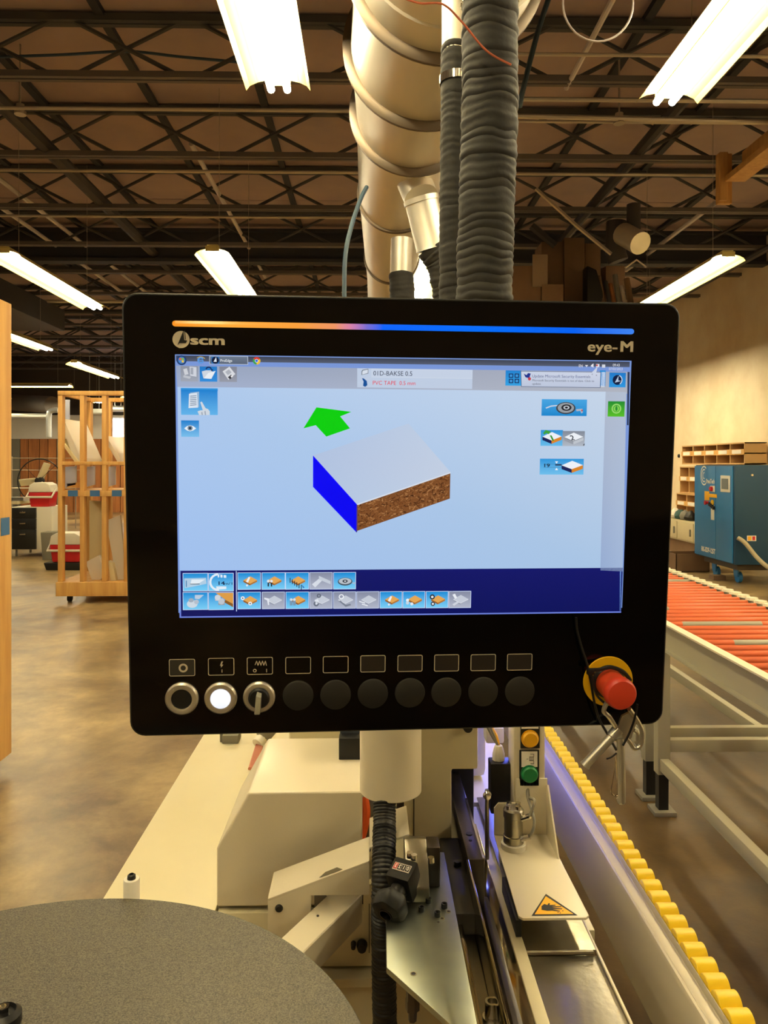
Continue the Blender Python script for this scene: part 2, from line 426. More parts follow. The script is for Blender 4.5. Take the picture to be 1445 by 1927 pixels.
# ------------------------------------------------------------------ fluorescent fixtures
def fixture_proto():
    t = thing('fluorescent_light', (0, 0, 0), 'x', 'lamp', 'twin-tube fluorescent ceiling lights')
    prof = [(-.165, -.063), (-.147, -.038), (-.11, -.02), (-.055, -.008), (-.05, .03), (.05, .03), (.055, -.008), (.11, -.02), (.147, -.038), (.165, -.063)]
    th = .003
    b = MB(); L = 1.22
    rings = []
    for yy in (-L, L):
        rings.append([b.bm.verts.new((px_, yy, pz)) for px_, pz in prof]+[b.bm.verts.new((px_, yy, pz+th*1.5)) for px_, pz in prof[::-1]])
    n = len(rings[0])
    for i in range(n): b.bm.faces.new((rings[0][i], rings[0][(i+1) % n], rings[1][(i+1) % n], rings[1][i]))
    for rg in rings:
        for i in range(n//2-1): b.bm.faces.new((rg[i], rg[i+1], rg[n-2-i], rg[n-1-i]))
    b.build('reflector', M_reflector, t, local=True, smooth=False)
    MB().box(-.05, .05, -L, L, -.012, .01).build('ballast_channel', M_reflector, t, local=True)
    for s_ in (-1, 1):
        MB().tube([(s_*.042, -L+.0, -.04), (s_*.042, L+.035, -.04)], .019, 10).build('tube', M_tube, t, local=True)
    for e in (-1, 1):
        MB().box(-.062, .062, e*L, e*(L+.012), -.03, .02).build('end_cap', M_reflector, t, local=True)
        MB().cyl((0, e*.9, .03), (0, e*.9, 1.625), .0025, n=4).build('hanging_wire', M_conduit, t, local=True)
    return t
HL = 1.95
fx = fixture_proto()
fixs = [(-.468, 2.76, 0, 'large bright twin-tube light at the top, left of the big duct'),
        (1.585, 2.86, 0, 'large bright twin-tube light filling the upper right corner'),
        (-3.39, 8.42, 0, 'twin-tube light running away at the far left, above the near timber rack'),
        (-1.44, 8.32, 0, 'twin-tube light above the top left corner of the monitor'),
        (3.38, 8.42, 0, 'twin-tube light beside the right wall above the monitor corner'),
        (.575, 8.4, 0, 'twin-tube light partly hidden behind the duct branches'),
        (-5.42, 11.9, 0, 'small distant light below the far left lamp'),
        (-5.66, 16.1, 0, 'small distant light just left of the monitor edge'),
        (-8.6, 19.2, PI/2, 'distant light lying crosswise beside the near timber post')]
extra = [(5.0, 7.7), (-.468, -.4), (4.9, 5.6), (4.9, 1.2), (4.5, 13.2), (4.5, 17), (-8.4, 23), (-10.6, 21.5), (-6.2, 22.5), (-3.39, 3.0), (3.7, 3.2), (3.7, -1.5), (-5.6, 1.5), (-3.39, -2), (-5.6, 6.5), (-9, 8), (-9, 14),  # unseen lights: some carry on the rows, others added to brighten walls
         (1.2, 13.6), (-2.2, 14), (3.4, 13.5), (.3, 20), (-4, 21), (3.4, 19), (-7, 23.5)]
for i, (x, y, rz, lb) in enumerate(fixs):
    o = fx if i == 0 else copy_tree(fx)
    o.location = (x, y, H+HL+.04); o.rotation_euler.z = rz; o['label'] = lb
for x, y in extra:
    o = copy_tree(fx); o.location = (x, y, H+HL+.04); o['label'] = 'further unseen twin-tube ceiling light, of a set partly added to brighten the walls'; o['group'] = 'ceiling lights out of view'

# ------------------------------------------------------------------ big duct
DP = [(.5, .42, 1.9, .345), (2.925, .2925, 1.9, .345), (3.5, .261, 1.9, .345), (4.08, .236, 1.87, .305), (5.0, .176, 1.76, .245), (7.0, .19, 1.72, .21), (12.0, .2, 1.75, .2)]
def dax(y):
    for A, B in zip(DP, DP[1:]):
        if y <= B[0]:
            k = (y-A[0])/(B[0]-A[0]); v = [A[i]+(B[i]-A[i])*k for i in range(4)]
            return Vector((v[1], y, H+v[2])), v[3]
dt = thing('dust_duct', (.25, 4, H+1.5), 'large galvanised round duct with rolled flanges running under the roof', 'duct')
_ys = [.5, 1.5, 2.5, 2.925, 3.2, 3.5, 3.8, 4.08, 4.4, 4.7, 5.0, 5.6, 6.3, 7, 9, 12]
MB().tube([dax(y)[0] for y in _ys], [dax(y)[1] for y in _ys], 56).build('duct_pipe', M_duct, dt)
for y, big in ((2.3, 1), (2.925, 1), (3.5, 1), (4.08, 1), (5.0, 0), (6.4, 0), (8.2, 0)):
    P, DR = dax(y); R_ = DR+(.038 if big else .012); wv = .022 if big else .02
    MB().lathe([(DR-.004, -wv), (DR+.012, -wv), (R_, -wv*.45), (R_, -.002), (R_-.012, 0), (R_, .002), (R_, wv*.45), (DR+.012, wv), (DR-.004, wv)], P, (0, 1, 0), 56).build('flange', M_flange, dt)
P, DR = dax(2.74)
MB().lathe([(DR-.004, -.012), (DR+.009, -.004), (DR+.009, .004), (DR-.004, .012)], P, (0, 1, 0), 48).build('flange', M_duct, dt)
# branches
def branch(p0, p1, r, r2=None):
    MB().tube([p0, p0.lerp(p1, .97), p1], [r, r*1.0, r*1.04], 20).build('branch_pipe', M_duct, dt)
b0 = atY(792, 372, 4.25); b1 = atY(815, 468, 4.3)
branch(b0, b1, .095)
MB().tube([b0+(b1-b0)*.02, b0+(b1-b0)*.1], [.101, .101], 20).build('branch_collar', M_duct, dt)
MB().tube([b0, b0+Vector((-.05, .08, .16))], [.095, .1], 20).build('branch_pipe', M_duct, dt)
c0 = atY(756, 450, 5.0); c1 = atY(754, 520, 5.0)
branch(c0, c1, .07)
def hose(name, pts, r, label, pitch=.022, amp=.035, seed=1, m=M_hose, n=28, wr=1.):
    rnd = random.Random(seed); path = []
    sm = smoothpath(pts, 16)
    L = [0]
    for a, b_ in zip(sm, sm[1:]): L.append(L[-1]+(b_-a).length)
    tot = L[-1]; N = int(tot/pitch*4); j = 0
    for i in range(N+1):
        s_ = tot*i/N
        while j < len(L)-2 and L[j+1] < s_: j += 1
        path.append(sm[j].lerp(sm[j+1], (s_-L[j])/max(1e-6, L[j+1]-L[j])))
    w_ = [rnd.uniform(.4, 1.6) for _ in range(N//4+3)]
    o_ = [rnd.uniform(-.03, .03) for _ in range(N//4+3)]
    rad = [r*(1+o_[i//4]*.6+amp*w_[i//4]*(abs(math.sin(PI*(i % 4)/4))-.5)) for i in range(N+1)]
    b = MB().tube(path, rad, n)
    for i, v in enumerate(b.bm.verts):   # uneven wrinkles
        c = path[i//n]; d = v.co-c; q = Vector((d.x*9, d.y*9, c.z*34+seed)); q2 = Vector((d.x*16, d.y*16, c.z*9+seed))
        v.co += d*(mnoise.noise(q)*.045+mnoise.noise(q2)*.03)*wr
        v.co.z += (.012*mnoise.noise(q2+Vector((5, 5, 5))))*wr
    return b.build(name, m)
D0 = Vector((0, 0, 0))
p_t = atY(922, -60, 2.03); p_b = atY(911, 575, 2.03)
h1 = thing('dust_hose', (p_b.x, p_b.y, .9), 'wide black wrinkled fabric hose hanging down behind the monitor, right of the duct', 'hose')
o = hose('hose_body', [atY(922, 8, 2.03), atY(921, 200, 2.03), atY(915, 400, 2.03), p_b, (p_b.x, p_b.y, 1.2)], .0735, '', seed=3)
for v in o.data.vertices: v.co += Vector(o.location)-ORG[h1.name]
o.parent = h1; o.location = (0, 0, 0)
MB().cyl(atY(922, 30, 2.03), atY(922, -160, 2.03), .066, n=32).build('metal_spigot', M_duct, h1)
b = MB(); q = atY(921, 2, 2.03)
for k in range(40):
    a = 2*PI*k/40; b.box(q.x+.0755*math.cos(a)-.0012, q.x+.0755*math.cos(a)+.0012, q.y+.0755*math.sin(a)-.0012, q.y+.0755*math.sin(a)+.0012, q.z-.008, q.z+.02)
b.lathe([(.0735, -.01), (.075, -.01), (.075, .022), (.0735, .022)], q, (0, 0, 1), 32)
b.build('worm_clamp', M_chrome, h1)
q0 = atY(860, -160, 2.3); q1 = atY(860, 110, 2.3)
h2 = thing('dust_hose', (q0.x, 2.3, 1.0), 'narrow black wrinkled hose below a steel pipe, between the duct and the wide hose', 'hose')
MB().cyl(q0, q1, .046, n=24).build('metal_pipe', M_duct, h2)
o = hose('hose_body', [atY(860, 88, 2.3), atY(859, 200, 2.3), atY(857, 400, 2.3), atY(856, 580, 2.3), (atY(856, 580, 2.3).x, 2.3, 1.2)], .048, '', seed=5, n=20)
for v in o.data.vertices: v.co += Vector(o.location)-ORG[h2.name]
o.parent = h2; o.location = (0, 0, 0)
MB().lathe([(.05, -.012), (.052, -.012), (.052, .012), (.05, .012)], atY(859, 152, 2.3), (0, 0, 1), 24).build('worm_clamp', M_chrome, h2)
o = hose('dust_hose', [atY(814, 462, 4.3), atY(836, 500, 4.32), atY(850, 590, 4.35), (.47, 4.35, 2.0)], .098, '', pitch=.03, seed=8)
tag(o, 'grey ribbed hose joining the angled branch of the duct', 'hose')
o = hose('dust_hose', [atY(754, 515, 5.0), atY(757, 560, 5.0), (.215, 5.0, 2.0)], .08, '', pitch=.03, seed=9)
tag(o, 'short dark hose below the small vertical duct branch', 'hose')
# wires
cw = smoothpath([atY(752, -6, 1.9), atY(790, 6, 1.9), atY(833, 8, 1.9), atY(868, 40, 1.9), atY(915, 95, 1.9), atY(962, 122, 1.9)], 8)
tag(MB().tube(cw, .0028, 6).build('copper_wire', M_copper), 'loose reddish wire curling across the top of the duct and hose', 'wire')
lw = [atY(1125+66*math.sin(a), 6-72*math.cos(a)*1.0, 3.0) for a in [PI*2*i/36 for i in range(37)]]
tag(MB().tube(lw[:-1], .0045, 6, closed=True).build('wire_loop', M_whitepipe), 'loop of pale wire hanging under the roof at the top right', 'wire')
tag(MB().tube(smoothpath([atY(1035, -10, 4), atY(1012, 60, 4), atY(985, 165, 4), atY(978, 200, 4.1)], 6), .014, 8).build('air_line', M_bluewire), 'dusky blue air line right of the wide hose', 'cable')
tag(MB().tube(smoothpath([atY(690, 352, 4.05), atY(678, 376, 3.95), atY(660, 430, 3.7), atY(649, 490, 3.6), atY(648, 600, 3.6)], 6), .011, 8).build('air_line', M_bluewire), 'dusky blue air line hanging left of the duct', 'cable')
tag(MB().tube(smoothpath([atY(0, 107, 6.4), atY(120, 103, 6.4), atY(240, 97, 6.4), atY(340, 107, 6.4), atY(460, 118, 6.4)], 6), .012, 8).build('air_line', M_bluewire), 'dusky blue air line threaded through the first joist', 'cable')

# ================================================================== FAR LEFT
def rack(x0, y0, W_, D_, npost, label, mirror=False):
    t = thing('timber_rack', (x0+W_/2, y0+D_/2, 0), label, 'rack', 'timber panel racks')
    zt = 2.38; p = .05
    xs_ = [x0+(W_-p)*i/(npost-1) for i in range(npost)]
    for i, x in enumerate(xs_):
        for yy in (y0, y0+D_-p):
            box('post', M_wood, x, x+p, yy, yy+.09, .24, zt, t, .003)
    for yy in (y0-.005, y0+D_-p+.01):
        box('rail', M_wood, x0-.01, x0+W_+.01, yy-.03, yy, .08, .24, t, .003)
        box('rail', M_wood, x0, x0+W_, yy-.0, yy+.09, zt, zt+.05, t, .003)
        box('rail', M_wood, x0+p, x0+W_, yy-.0, yy+.04, 1.58, 1.62, t, .003)
        box('rail', M_wood, x0+p, x0+W_, yy-.0, yy+.04, 1.22, 1.28, t, .003)
    box('shelf_board', M_wood, x0, x0+W_, y0, y0+D_, .2, .24, t)
    box('shelf_board', M_wood, x0+p, x0+W_, y0+.04, y0+D_, 1.27, 1.29, t)
    for xx in (x0, x0+W_-p):
        box('side_rail', M_wood, xx, xx+p, y0, y0+D_, zt-.0, zt+.05, t, .003)
    for i in range(npost-1):
        box('edging_strip', M_bluetape, xs_[i]+.12, xs_[i+1]-.02, y0-.012, y0-.006, 1.22, 1.29, t)
    for cx in (x0+.1, x0+W_-.1):
        for cy in (y0+.1, y0+D_-.1):
            MB().cyl((cx-.02, cy, .04), (cx+.02, cy, .04), .04, n=12).build('caster', M_black, t)
    return xs_
rx = rack(-3.57, 8.9, 2.3, .95, 10, 'pale timber panel rack standing left of the monitor in mid room')
def lean_panel(px0, pyt, px1, pyb, y, wd, th, m, label):
    """board leaning, from its lower corner to its upper corner"""
    a = atY(px0, pyt, y); c = atY(px1, pyb, y)
    b = MB().obox(a, c, wd, th, (0, 0, 1))
    return tag(b.build('panel_offcut', m, bevel=.002), label, 'panel')
Y9 = 8.95
def quad_panel(pts, y, dy, m, label, th=.03):
    P = [atY(px, py, y) for px, py in pts]
    b = MB(); A = [b.bm.verts.new(q) for q in P]; B = [b.bm.verts.new(q+Vector((.0, dy, 0))) for q in P]
    b.bm.faces.new(A); b.bm.faces.new(B[::-1])
    for i in range(len(P)): b.bm.faces.new((A[i], A[(i+1) % len(P)], B[(i+1) % len(P)], B[i]))
    return tag(b.build('panel_offcut', m, bevel=.002), label, 'panel', 'board offcuts in the timber rack')
quad_panel([(114, 795), (120, 788), (154, 868), (150, 874), (142, 873)], 9.0, .7, M_board, 'white board leaning steeply in the upper left bay of the rack')
quad_panel([(111, 828), (115, 826), (150, 872), (143, 873)], 8.97, .5, M_cream, 'short cream board leaning below the steep white one in the upper left bay')
quad_panel([(193, 822), (199, 820), (232, 872), (225, 876)], 9.0, .7, M_board, 'white board leaning in the upper bay beside the monitor edge')
for a, c, lb in ((118, 143, 'left'), (156, 178, 'middle'), (197, 217, 'right')):
    quad_panel([(a, 879), (c, 877), (c, 912), (a+3, 917)], 9.1, .03, mat('bluish white laminate', (190, 196, 222), .4), 'bluish white board standing in the middle shelf, '+lb+' of three')
quad_panel([(161, 1058), (186, 1045), (199, 1080), (181, 1099), (175, 1098)], 9.05, .06, M_board, 'small square white offcut leaning low in the rack')
quad_panel([(199, 980), (226, 969), (236, 1085), (222, 1105)], 9.05, .05, M_board, 'long white board leaning at the bottom beside the monitor edge')
quad_panel([(203, 1056), (212, 1060), (220, 1104), (209, 1103)], 8.98, .1, M_cream, 'cream stub of board under the long leaning white board')
quad_panel([(168, 942), (199, 944), (200, 1090), (168, 1092)], 9.5, .04, M_cream, 'tall cream board standing upright at the back of the rack')
quad_panel([(126, 910), (152, 907), (150, 918), (126, 918)], 9.1, .3, M_wood, 'flat timber offcut lying on the middle shelf')
quad_panel([(120, 752), (130, 752), (130, 792), (120, 788)], 9.8, .03, mat('bluish white laminate', (190, 196, 222), .4), 'narrow grey board standing at the top back of the rack')

# near rack at left edge
t = thing('timber_rack', (-2.3, 3.6, 0), 'near timber panel rack cut off by the left edge of the picture', 'rack', 'timber panel racks')
XR1 = -1.868
box('post', M_wood, XR1-.045, XR1, 3.93, 4.06, .078, 2.42, t, .003)
box('post', M_wood, XR1-.045, XR1, 2.3, 2.39, .078, 2.42, t, .003)
for zz in (.08, 1.22, 2.37):
    box('rail', M_wood, XR1-1.0, XR1-.046, 3.97, 4.01, zz, zz+.07, t, .003)
    box('side_rail', M_wood, XR1-.04, XR1-.005, 2.39, 3.93, zz, zz+.09, t, .003)
box('edging_strip', M_bluetape, XR1-.02, XR1+.004, 3.94, 4.03, 1.22, 1.31, t)
box('shelf_board', M_wood, XR1-1.0, XR1-.05, 2.4, 3.96, 1.3, 1.32, t)
box('post', M_wood, XR1-1.0, XR1-.95, 3.93, 4.02, .078, 2.42, t, .003)
for cy in (2.45, 3.7): MB().cyl((XR1-.14, cy, .04), (XR1-.1, cy, .04), .04, n=12).build('caster', M_black, t); MB().box(XR1-.15, XR1-.03, cy-.03, cy+.03, .075, .085).build('caster_plate', M_black, t)

# drawer cabinet, coolers, bins
a = atY(22, 1040, 13.4); c = atY(97, 954, 13.4)
t = thing('drawer_cabinet', ((a.x+c.x)/2, 13.8, 0), 'white cabinet with black drawer front under the far red cooler', 'cabinet')
box('body', M_white, a.x, c.x, 13.4, 14.1, .12, c.z, t, .004)
xm = atY(69, 1000, 13.4).x
for k in range(3):
    zz0 = .13+(.72-.0)*[0, .48, .74][k]; zz1 = .13+.72*[.47, .73, .99][k]
    o = box('drawer', M_black, a.x+.02, xm, 13.36, 13.4, zz0, zz1, t, .004)
    MB().box((a.x+xm)/2-.05, (a.x+xm)/2+.05, 13.33, 13.36, zz1-.09, zz1-.06).build('handle', M_chrome, o, .004)
for xx in (a.x+.04, c.x-.06):
    for yy in (13.45, 14.0): box('leg', M_greyp, xx, xx+.03, yy, yy+.03, 0, .12, t)
def cooler(px0, px1, pyb, pyt, y, label, z0=None):
    a_ = atY(px0, pyb, y); c_ = atY(px1, pyt, y)
    z0 = a_.z if z0 is None else z0
    t = thing('cooler_box', ((a_.x+c_.x)/2, y+.18, z0), label, 'cooler')
    hh = c_.z-z0; w_ = c_.x-a_.x
    b = MB(); x0, x1 = a_.x, c_.x
    b.prism([(x0+.04, z0), (x1-.04, z0), (x1, z0+hh*.6), (x0, z0+hh*.6)], 'y', y, y+.32); b.build('body', M_red, t, .02)
    b = MB(); b.prism([(x0-.005, z0+hh*.6), (x1+.005, z0+hh*.6), (x1-.02, z0+hh*.9), (x1-.1, z0+hh), (x0+.1, z0+hh), (x0+.02, z0+hh*.9)], 'y', y-.01, y+.33); b.build('lid', M_white, t, .02)
    MB().tube([(x0-.02, y+.16, z0+hh*.72), (x0-.02, y-.03, z0+hh*.4), (x1+.02, y-.03, z0+hh*.4), (x1+.02, y+.16, z0+hh*.72)], .02, 8).build('handle', M_white, t)
    return t
cooler(53, 96, 951, 908, 13.45, 'red cooler with rounded white lid on top of the black drawer cabinet', z0=c.z)
a = atY(93, 1058, 11.7)
cooler(93, 153, 1058, 1003, 11.7, 'red cooler with white lid and handle on a black crate behind the rack')
b = MB(); b.prism([(a.x-.03, 0), (a.x+.5, 0), (a.x+.55, a.z-.005), (a.x-.07, a.z-.005)], 'y', 11.65, 12.1)
tag(b.build('plastic_crate', M_black, bevel=.01), 'black plastic crate on the floor under the red cooler', 'crate')
p0 = atY(76, 1045, 12.9); p1 = atY(99, 1000, 12.9)
b = MB(); b.prism([(p0.x+.03, 0), (p1.x-.02, 0), (p1.x, .46), (p0.x, .46)], 'y', 12.9, 13.2); tt = b.build('waste_bin', M_greyp, bevel=.01)
tag(tt, 'grey plastic bin on the floor right of the drawer cabinet', 'bin')
# fan with hoop guard and desk behind
bx0 = atY(-60, 1000, 15.2).x; bx1 = atY(20, 1000, 15.2).x
t = thing('workbench', ((bx0+bx1)/2, 15.5, 0), 'pale workbench strewn with papers behind the near timber post', 'bench')
box('bench_top', M_cream, bx0, bx1+.4, 14.6, 15.6, .84, .9, t, .005)
for xx in (bx0+.05, bx1+.3):
    for yy in (14.7, 15.5): box('leg', M_greyp, xx, xx+.06, yy, yy+.06, 0, .84, t)
for k, (px, lb) in enumerate(((26, 'leftmost'), (34, 'middle'), (43, 'rightmost'))):
    q = atY(px, 925, 14.8)
    b = MB()
    for j in range(5): b.obox((q.x-.15+random.uniform(-.02, .02), 14.8, .905+j*.014), (q.x+.15, 14.8, .905+j*.014+.004), .22, .01)
    tag(b.build('paper_stack', M_paper), 'messy stack of pale papers on the far bench, '+lb+' of three', 'papers')
q = atY(62, 930, 14.6)
t = thing('floor_fan', (q.x, 14.9, 0), 'large floor fan with thin hoop guard left of the rack, above the red cooler', 'fan')
R_ = .42; zc = atY(62, 905, 14.9).z
MB().tube([(q.x+R_*math.cos(2*PI*i/40), 14.9, zc+R_*math.sin(2*PI*i/40)) for i in range(40)], .011, 6, closed=True).build('hoop_guard', M_black, t)
MB().lathe([(0, -.09), (.07, -.07), (.09, 0), (.07, .07), (0, .09)], (q.x, 14.9, zc), (0, 1, 0), 16).build('motor', M_black, t)
for k in range(3):
    a_ = 1.15+k*2.09
    MB().obox((q.x+.05*math.cos(a_), 14.88, zc+.05*math.sin(a_)), (q.x+.37*math.cos(a_), 14.88, zc+.37*math.sin(a_)), .03, .14, (0, -.5, .8)).build('blade', M_cream, t, .004)
for k in range(8):
    a_ = k*PI/4
    MB().cyl((q.x+.05*math.cos(a_), 14.84, zc+.05*math.sin(a_)), (q.x+R_*math.cos(a_), 14.9, zc+R_*math.sin(a_)), .004, n=4).build('guard_spoke', M_black, t)
MB().tube([(q.x, 14.95, zc-.08), (q.x, 14.97, .05)], .02, 8).build('stand', M_black, t)
box('base', M_black, q.x-.22, q.x+.22, 14.78, 15.15, 0, .05, t, .01)
# wire shelf
t = thing('wire_shelf', (-8.0, 19.5, 0), 'grey wire shelf in front of the far plank wall', 'shelf')
for zz in (1.0, 1.45, 1.75):
    for k in range(6): MB().cyl((-9.1, 19.3+k*.1, zz), (-7.3, 19.3+k*.1, zz), .007, n=5).build('wire', M_conduit, t)
for xx in (-9.1, -7.3):
    for yy in (19.3, 19.8): MB().cyl((xx, yy, 0), (xx, yy, 1.8), .015, n=6).build('post', M_conduit, t)
# far ducting and window
DM = mat('bright galvanised duct', (205, 208, 205), .35, .6)
t = thing('vent_duct', (atY(93, 800, 22).x, 22, 1.9), 'bright galvanised elbow duct dropping down in front of the far wall', 'duct')
MB().tube(smoothpath([atY(110, 772, 22), atY(97, 773, 22), atY(92, 782, 22), atY(92, 823, 22)], 6), .075, 12).build('pipe', DM, t)
MB().tube([atY(-30, 783, 23), atY(95, 783, 23)], .08, 10).build('cross_pipe', DM, t)
tag(MB().tube([atY(25, 757, 25), atY(98, 762, 23.5)], .26, 14).build('vent_duct', mat('dusty duct wrap', (120, 112, 104), .8)), 'fat dusty duct lying under the far roof beside the near post', 'duct')
wn = struct(box('window_1', M_whitewall, atY(206, 800, YF-.1).x, atY(262, 800, YF-.1).x, YF-.13, YF-.05, atY(206, 826, YF-.1).z, atY(206, 784, YF-.1).z))
for k in range(3):
    xa = atY(208+k*18, 800, YF-.14).x; xb = atY(208+k*18+16, 800, YF-.14).x
    box('pane', M_window, xa, xb, YF-.145, YF-.132, atY(206, 822, YF-.1).z, atY(206, 788, YF-.1).z, wn)
for (a_, c_, yy, lb) in ((155, 200, 775, 'left'), (208, 236, 769, 'right')):
    P0 = atY(a_, yy, 24.5); P1 = atY(c_, yy, 24.5)
    tag(MB().tube([P0, P1], .1, 10).cyl(P0.lerp(P1, .3), (P0.lerp(P1, .3).x, 24.5, ZD-.02), .01, n=5).cyl(P0.lerp(P1, .7), (P0.lerp(P1, .7).x, 24.5, ZD-.02), .01, n=5).build('skylight_pipe', DM), 'bright galvanised pipe seen through the top of the rack, %s one' % lb, 'duct')

# ================================================================== RIGHT SIDE
# blue compressor
CX0, CY0, CY1 = 4.715, 9.9, 11.1
t = thing('air_compressor', (CX0+.4, 10.5, 0), 'blue floor-standing air compressor cabinet near the right wall', 'compressor')
box('body', mat('dark blue paint with shade', (20, 62, 92), .45), CX0+.02, CX0+.95, CY0, CY1, .283, H, t, .012)  # body darker than the doors: part darker paint, part shade put into the colour
box('door', M_bluec, CX0, CX0+.02, CY0+.52, CY1-.01, .30, H-.015, t, .006)
box('door', M_bluec, CX0, CX0+.02, CY0+.04, CY0+.51, .30, H-.015, t, .006)
box('skid', mat('grubby skid steel', (70, 62, 52), .6), CX0+.1, CX0+.9, CY0+.1, CY1-.1, .2, .283, t, .005)
q = atX(1366, 912, CX0)
box('display_bezel', M_white, CX0-.012, CX0, q.y-.12, q.y+.14, q.z-.1, q.z+.12, t, .006)
box('display', mat('grey lcd', (120, 128, 130), .3), CX0-.016, CX0-.012, q.y-.09, q.y+.1, q.z-.06, q.z+.08, t)
def side_patch(px0, py0, px1, py1, m, name, th=.004):
    a_ = atX(px0, py0, CX0); c_ = atX(px1, py1, CX0)
    return box(name, m, CX0-th, CX0, c_.y, a_.y, c_.z, a_.z, t, .001)
side_patch(1326, 924, 1335, 942, M_warn, 'warning_label')
side_patch(1335, 929, 1349, 937, M_warn, 'warning_label')
side_patch(1337, 914, 1345, 926, M_white, 'switch_plate')
b = MB(); q = atX(1340, 920, CX0); b.lathe([(0, .03), (.03, .03), (.035, .005), (.035, 0), (0, 0)], (CX0-.004, q.y, q.z), (-1, 0, 0), 16); b.build('isolator_knob', M_red, t)
q = atX(1333, 946, CX0); b = MB(); b.lathe([(0, .05), (.03, .05), (.03, .035), (.02, .03), (.02, 0), (0, 0)], (CX0-.004, q.y, q.z), (-1, 0, 0), 16); b.build('stop_button', M_red, t)
q = atX(1341, 946, CX0); b = MB(); b.lathe([(0, .012), (.04, .012), (.04, 0), (0, 0)], (CX0, q.y, q.z), (-1, 0, 0), 16); b.build('stop_collar', M_estopy, t)
b = MB()
for k in range(4):
    q = atX(1335+k*2.5, 948+k*2.4, CX0-.02); b.box(CX0-.035, CX0-.006, q.y-.012, q.y+.012, q.z-.03, q.z+.02)
b.build('key_cluster', M_black, t, .003)
side_patch(1338, 950, 1344, 979, M_white, 'hanging_tag')
# lettering on the compressor side (faces -X): u runs towards the camera
def text_on_side(txt, px, py, hpx, m, name, bold=.02, slant=0):
    vs, fs = text_mesh(txt, bold)
    q = atX(px, py, CX0); sc = hpx*q.y/F/.7
    b = MB(); V = [b.bm.verts.new((CX0-.003, q.y-v[0]*sc*widths, q.z+v[1]*sc)) for v in vs]
    for f in fs:
        try: b.bm.faces.new([V[i] for i in f])
        except ValueError: pass
    return b.build(name, m, t, smooth=False)
widths = .78*1.0
text_on_side('PneuTech', 1329, 909, 8.0, M_paper, 'lettering', .03)
widths = .85
text_on_side('RK-SDF-125T', 1320, 1036, 8.5, M_paper, 'lettering', .04)
q = atX(1325, 895, CX0)
b = MB()
for (r0, r1, a0, a1) in ((.10, .115, .9, 5.6), (.065, .078, 1.2, 5.2), (.03, .04, 1.2, 5.2)):
    n = 20
    for i in range(n):
        A0 = a0+(a1-a0)*i/n; A1 = a0+(a1-a0)*(i+1)/n
        b.face([(CX0-.003, q.y+r0*math.cos(A0+PI)*-1*-1, q.z+1.2*r0*math.sin(A0)), (CX0-.003, q.y-r1*math.cos(A0), q.z+1.2*r1*math.sin(A0)), (CX0-.003, q.y-r1*math.cos(A1), q.z+1.2*r1*math.sin(A1)), (CX0-.003, q.y-r0*math.cos(A1), q.z+1.2*r0*math.sin(A1))])
b.build('swirl_mark', M_paper, t, smooth=False)
# front face details (faces camera)
q = atY(1414, 1013, CY0); box('warning_label', M_paper, q.x-.06, q.x+.06, CY0-.004, CY0, q.z-.035, q.z+.035, t)
box('warning_label', M_warn, q.x-.05, q.x-.005, CY0-.006, CY0-.004, q.z-.025, q.z+.025, t)
box('warning_label', M_red, q.x+.01, q.x+.045, CY0-.006, CY0-.004, q.z-.025, q.z+.025, t)
q = atY(1415, 894, CY0); MB().lathe([(0, .01), (.015, .01), (.02, 0), (0, 0)], q, (0, -1, 0), 12).build('lock', M_chrome, t)
for px, py in ((1347, 1085), (1388, 1096)):
    q = atZ(px, py, .0)
    o = MB(); o.cyl((q.x-.01, q.y, .075), (q.x+.035, q.y, .075), .075, n=18); o.build('caster_wheel', M_bluec, t)
    MB().prism([(q.y-.05, .08), (q.y+.05, .08), (q.y+.07, .22), (q.y-.07, .22)], 'x', q.x-.03, q.x-.015).build('caster_fork', M_bluec, t)
q = [atY(1388, 1012, 9.86), atY(1402, 1022, 9.8), atY(1425, 1050, 9.7), atY(1446, 1068, 9.6), atY(1475, 1085, 9.6)]
MB().tube(smoothpath(q, 6), .028, 10).build('outlet_hose', mat('dull beige hose', (170, 158, 130), .5), t)
tag(box('timber_block', M_kraft, *[v for v in (lambda a_, c_: (a_.x, c_.x, a_.y, a_.y+.15))(atZ(1343, 1092, 0), atZ(1366, 1092, 0))], 0, .06), 'scrap of brown wood on the floor under the compressor', 'scrap')
# pigeonhole shelves along the right wall, facing the machine
def pigeon(xf, y0, y1, z0, z1, cols, rows, label, lab=True):
    t = thing('pigeonhole_shelf', (xf+.18, (y0+y1)/2, z0), label, 'shelf', 'pigeonhole shelves on the right wall')
    dpt = .34; th = .02
    box('back', M_particle, xf+dpt-.01, xf+dpt, y0, y1, z0, z1, t)
    for k in range(cols+1):
        y = y0+(y1-y0-th)*k/cols; box('divider', M_particle, xf, xf+dpt-.01, y, y+th, z0, z1, t)
    for k in range(rows+1):
        z = z0+(z1-z0-th)*k/rows; box('shelf_board', M_particle, xf-.002, xf+dpt-.01, y0, y1, z, z+th, t)
    for k in range(rows+0):
        z = z0+(z1-z0-th)*k/rows
        if k % 2 == 0 and not lab: continue
        if k % 2 == 1 or rows == 1:
            o = box('label_rail', M_wood, xf-.014, xf-.002, y0, y1, z-.01, z+.075, t)
            for c_ in range(cols):
                yy = y0+(y1-y0)*(c_+.18)/cols
                box('paper_label', M_paper, xf-.018, xf-.014, yy, yy+(y1-y0)/cols*.62, z+.005, z+.065, o)
XS = 5.70
z_ = lambda py, y: H-(py-875)/F*y
pigeon(XS, 11.6, 13.95, z_(874, 12.8), z_(833, 12.0), 5, 2, 'top five-column pigeonhole shelf above the blue compressor')
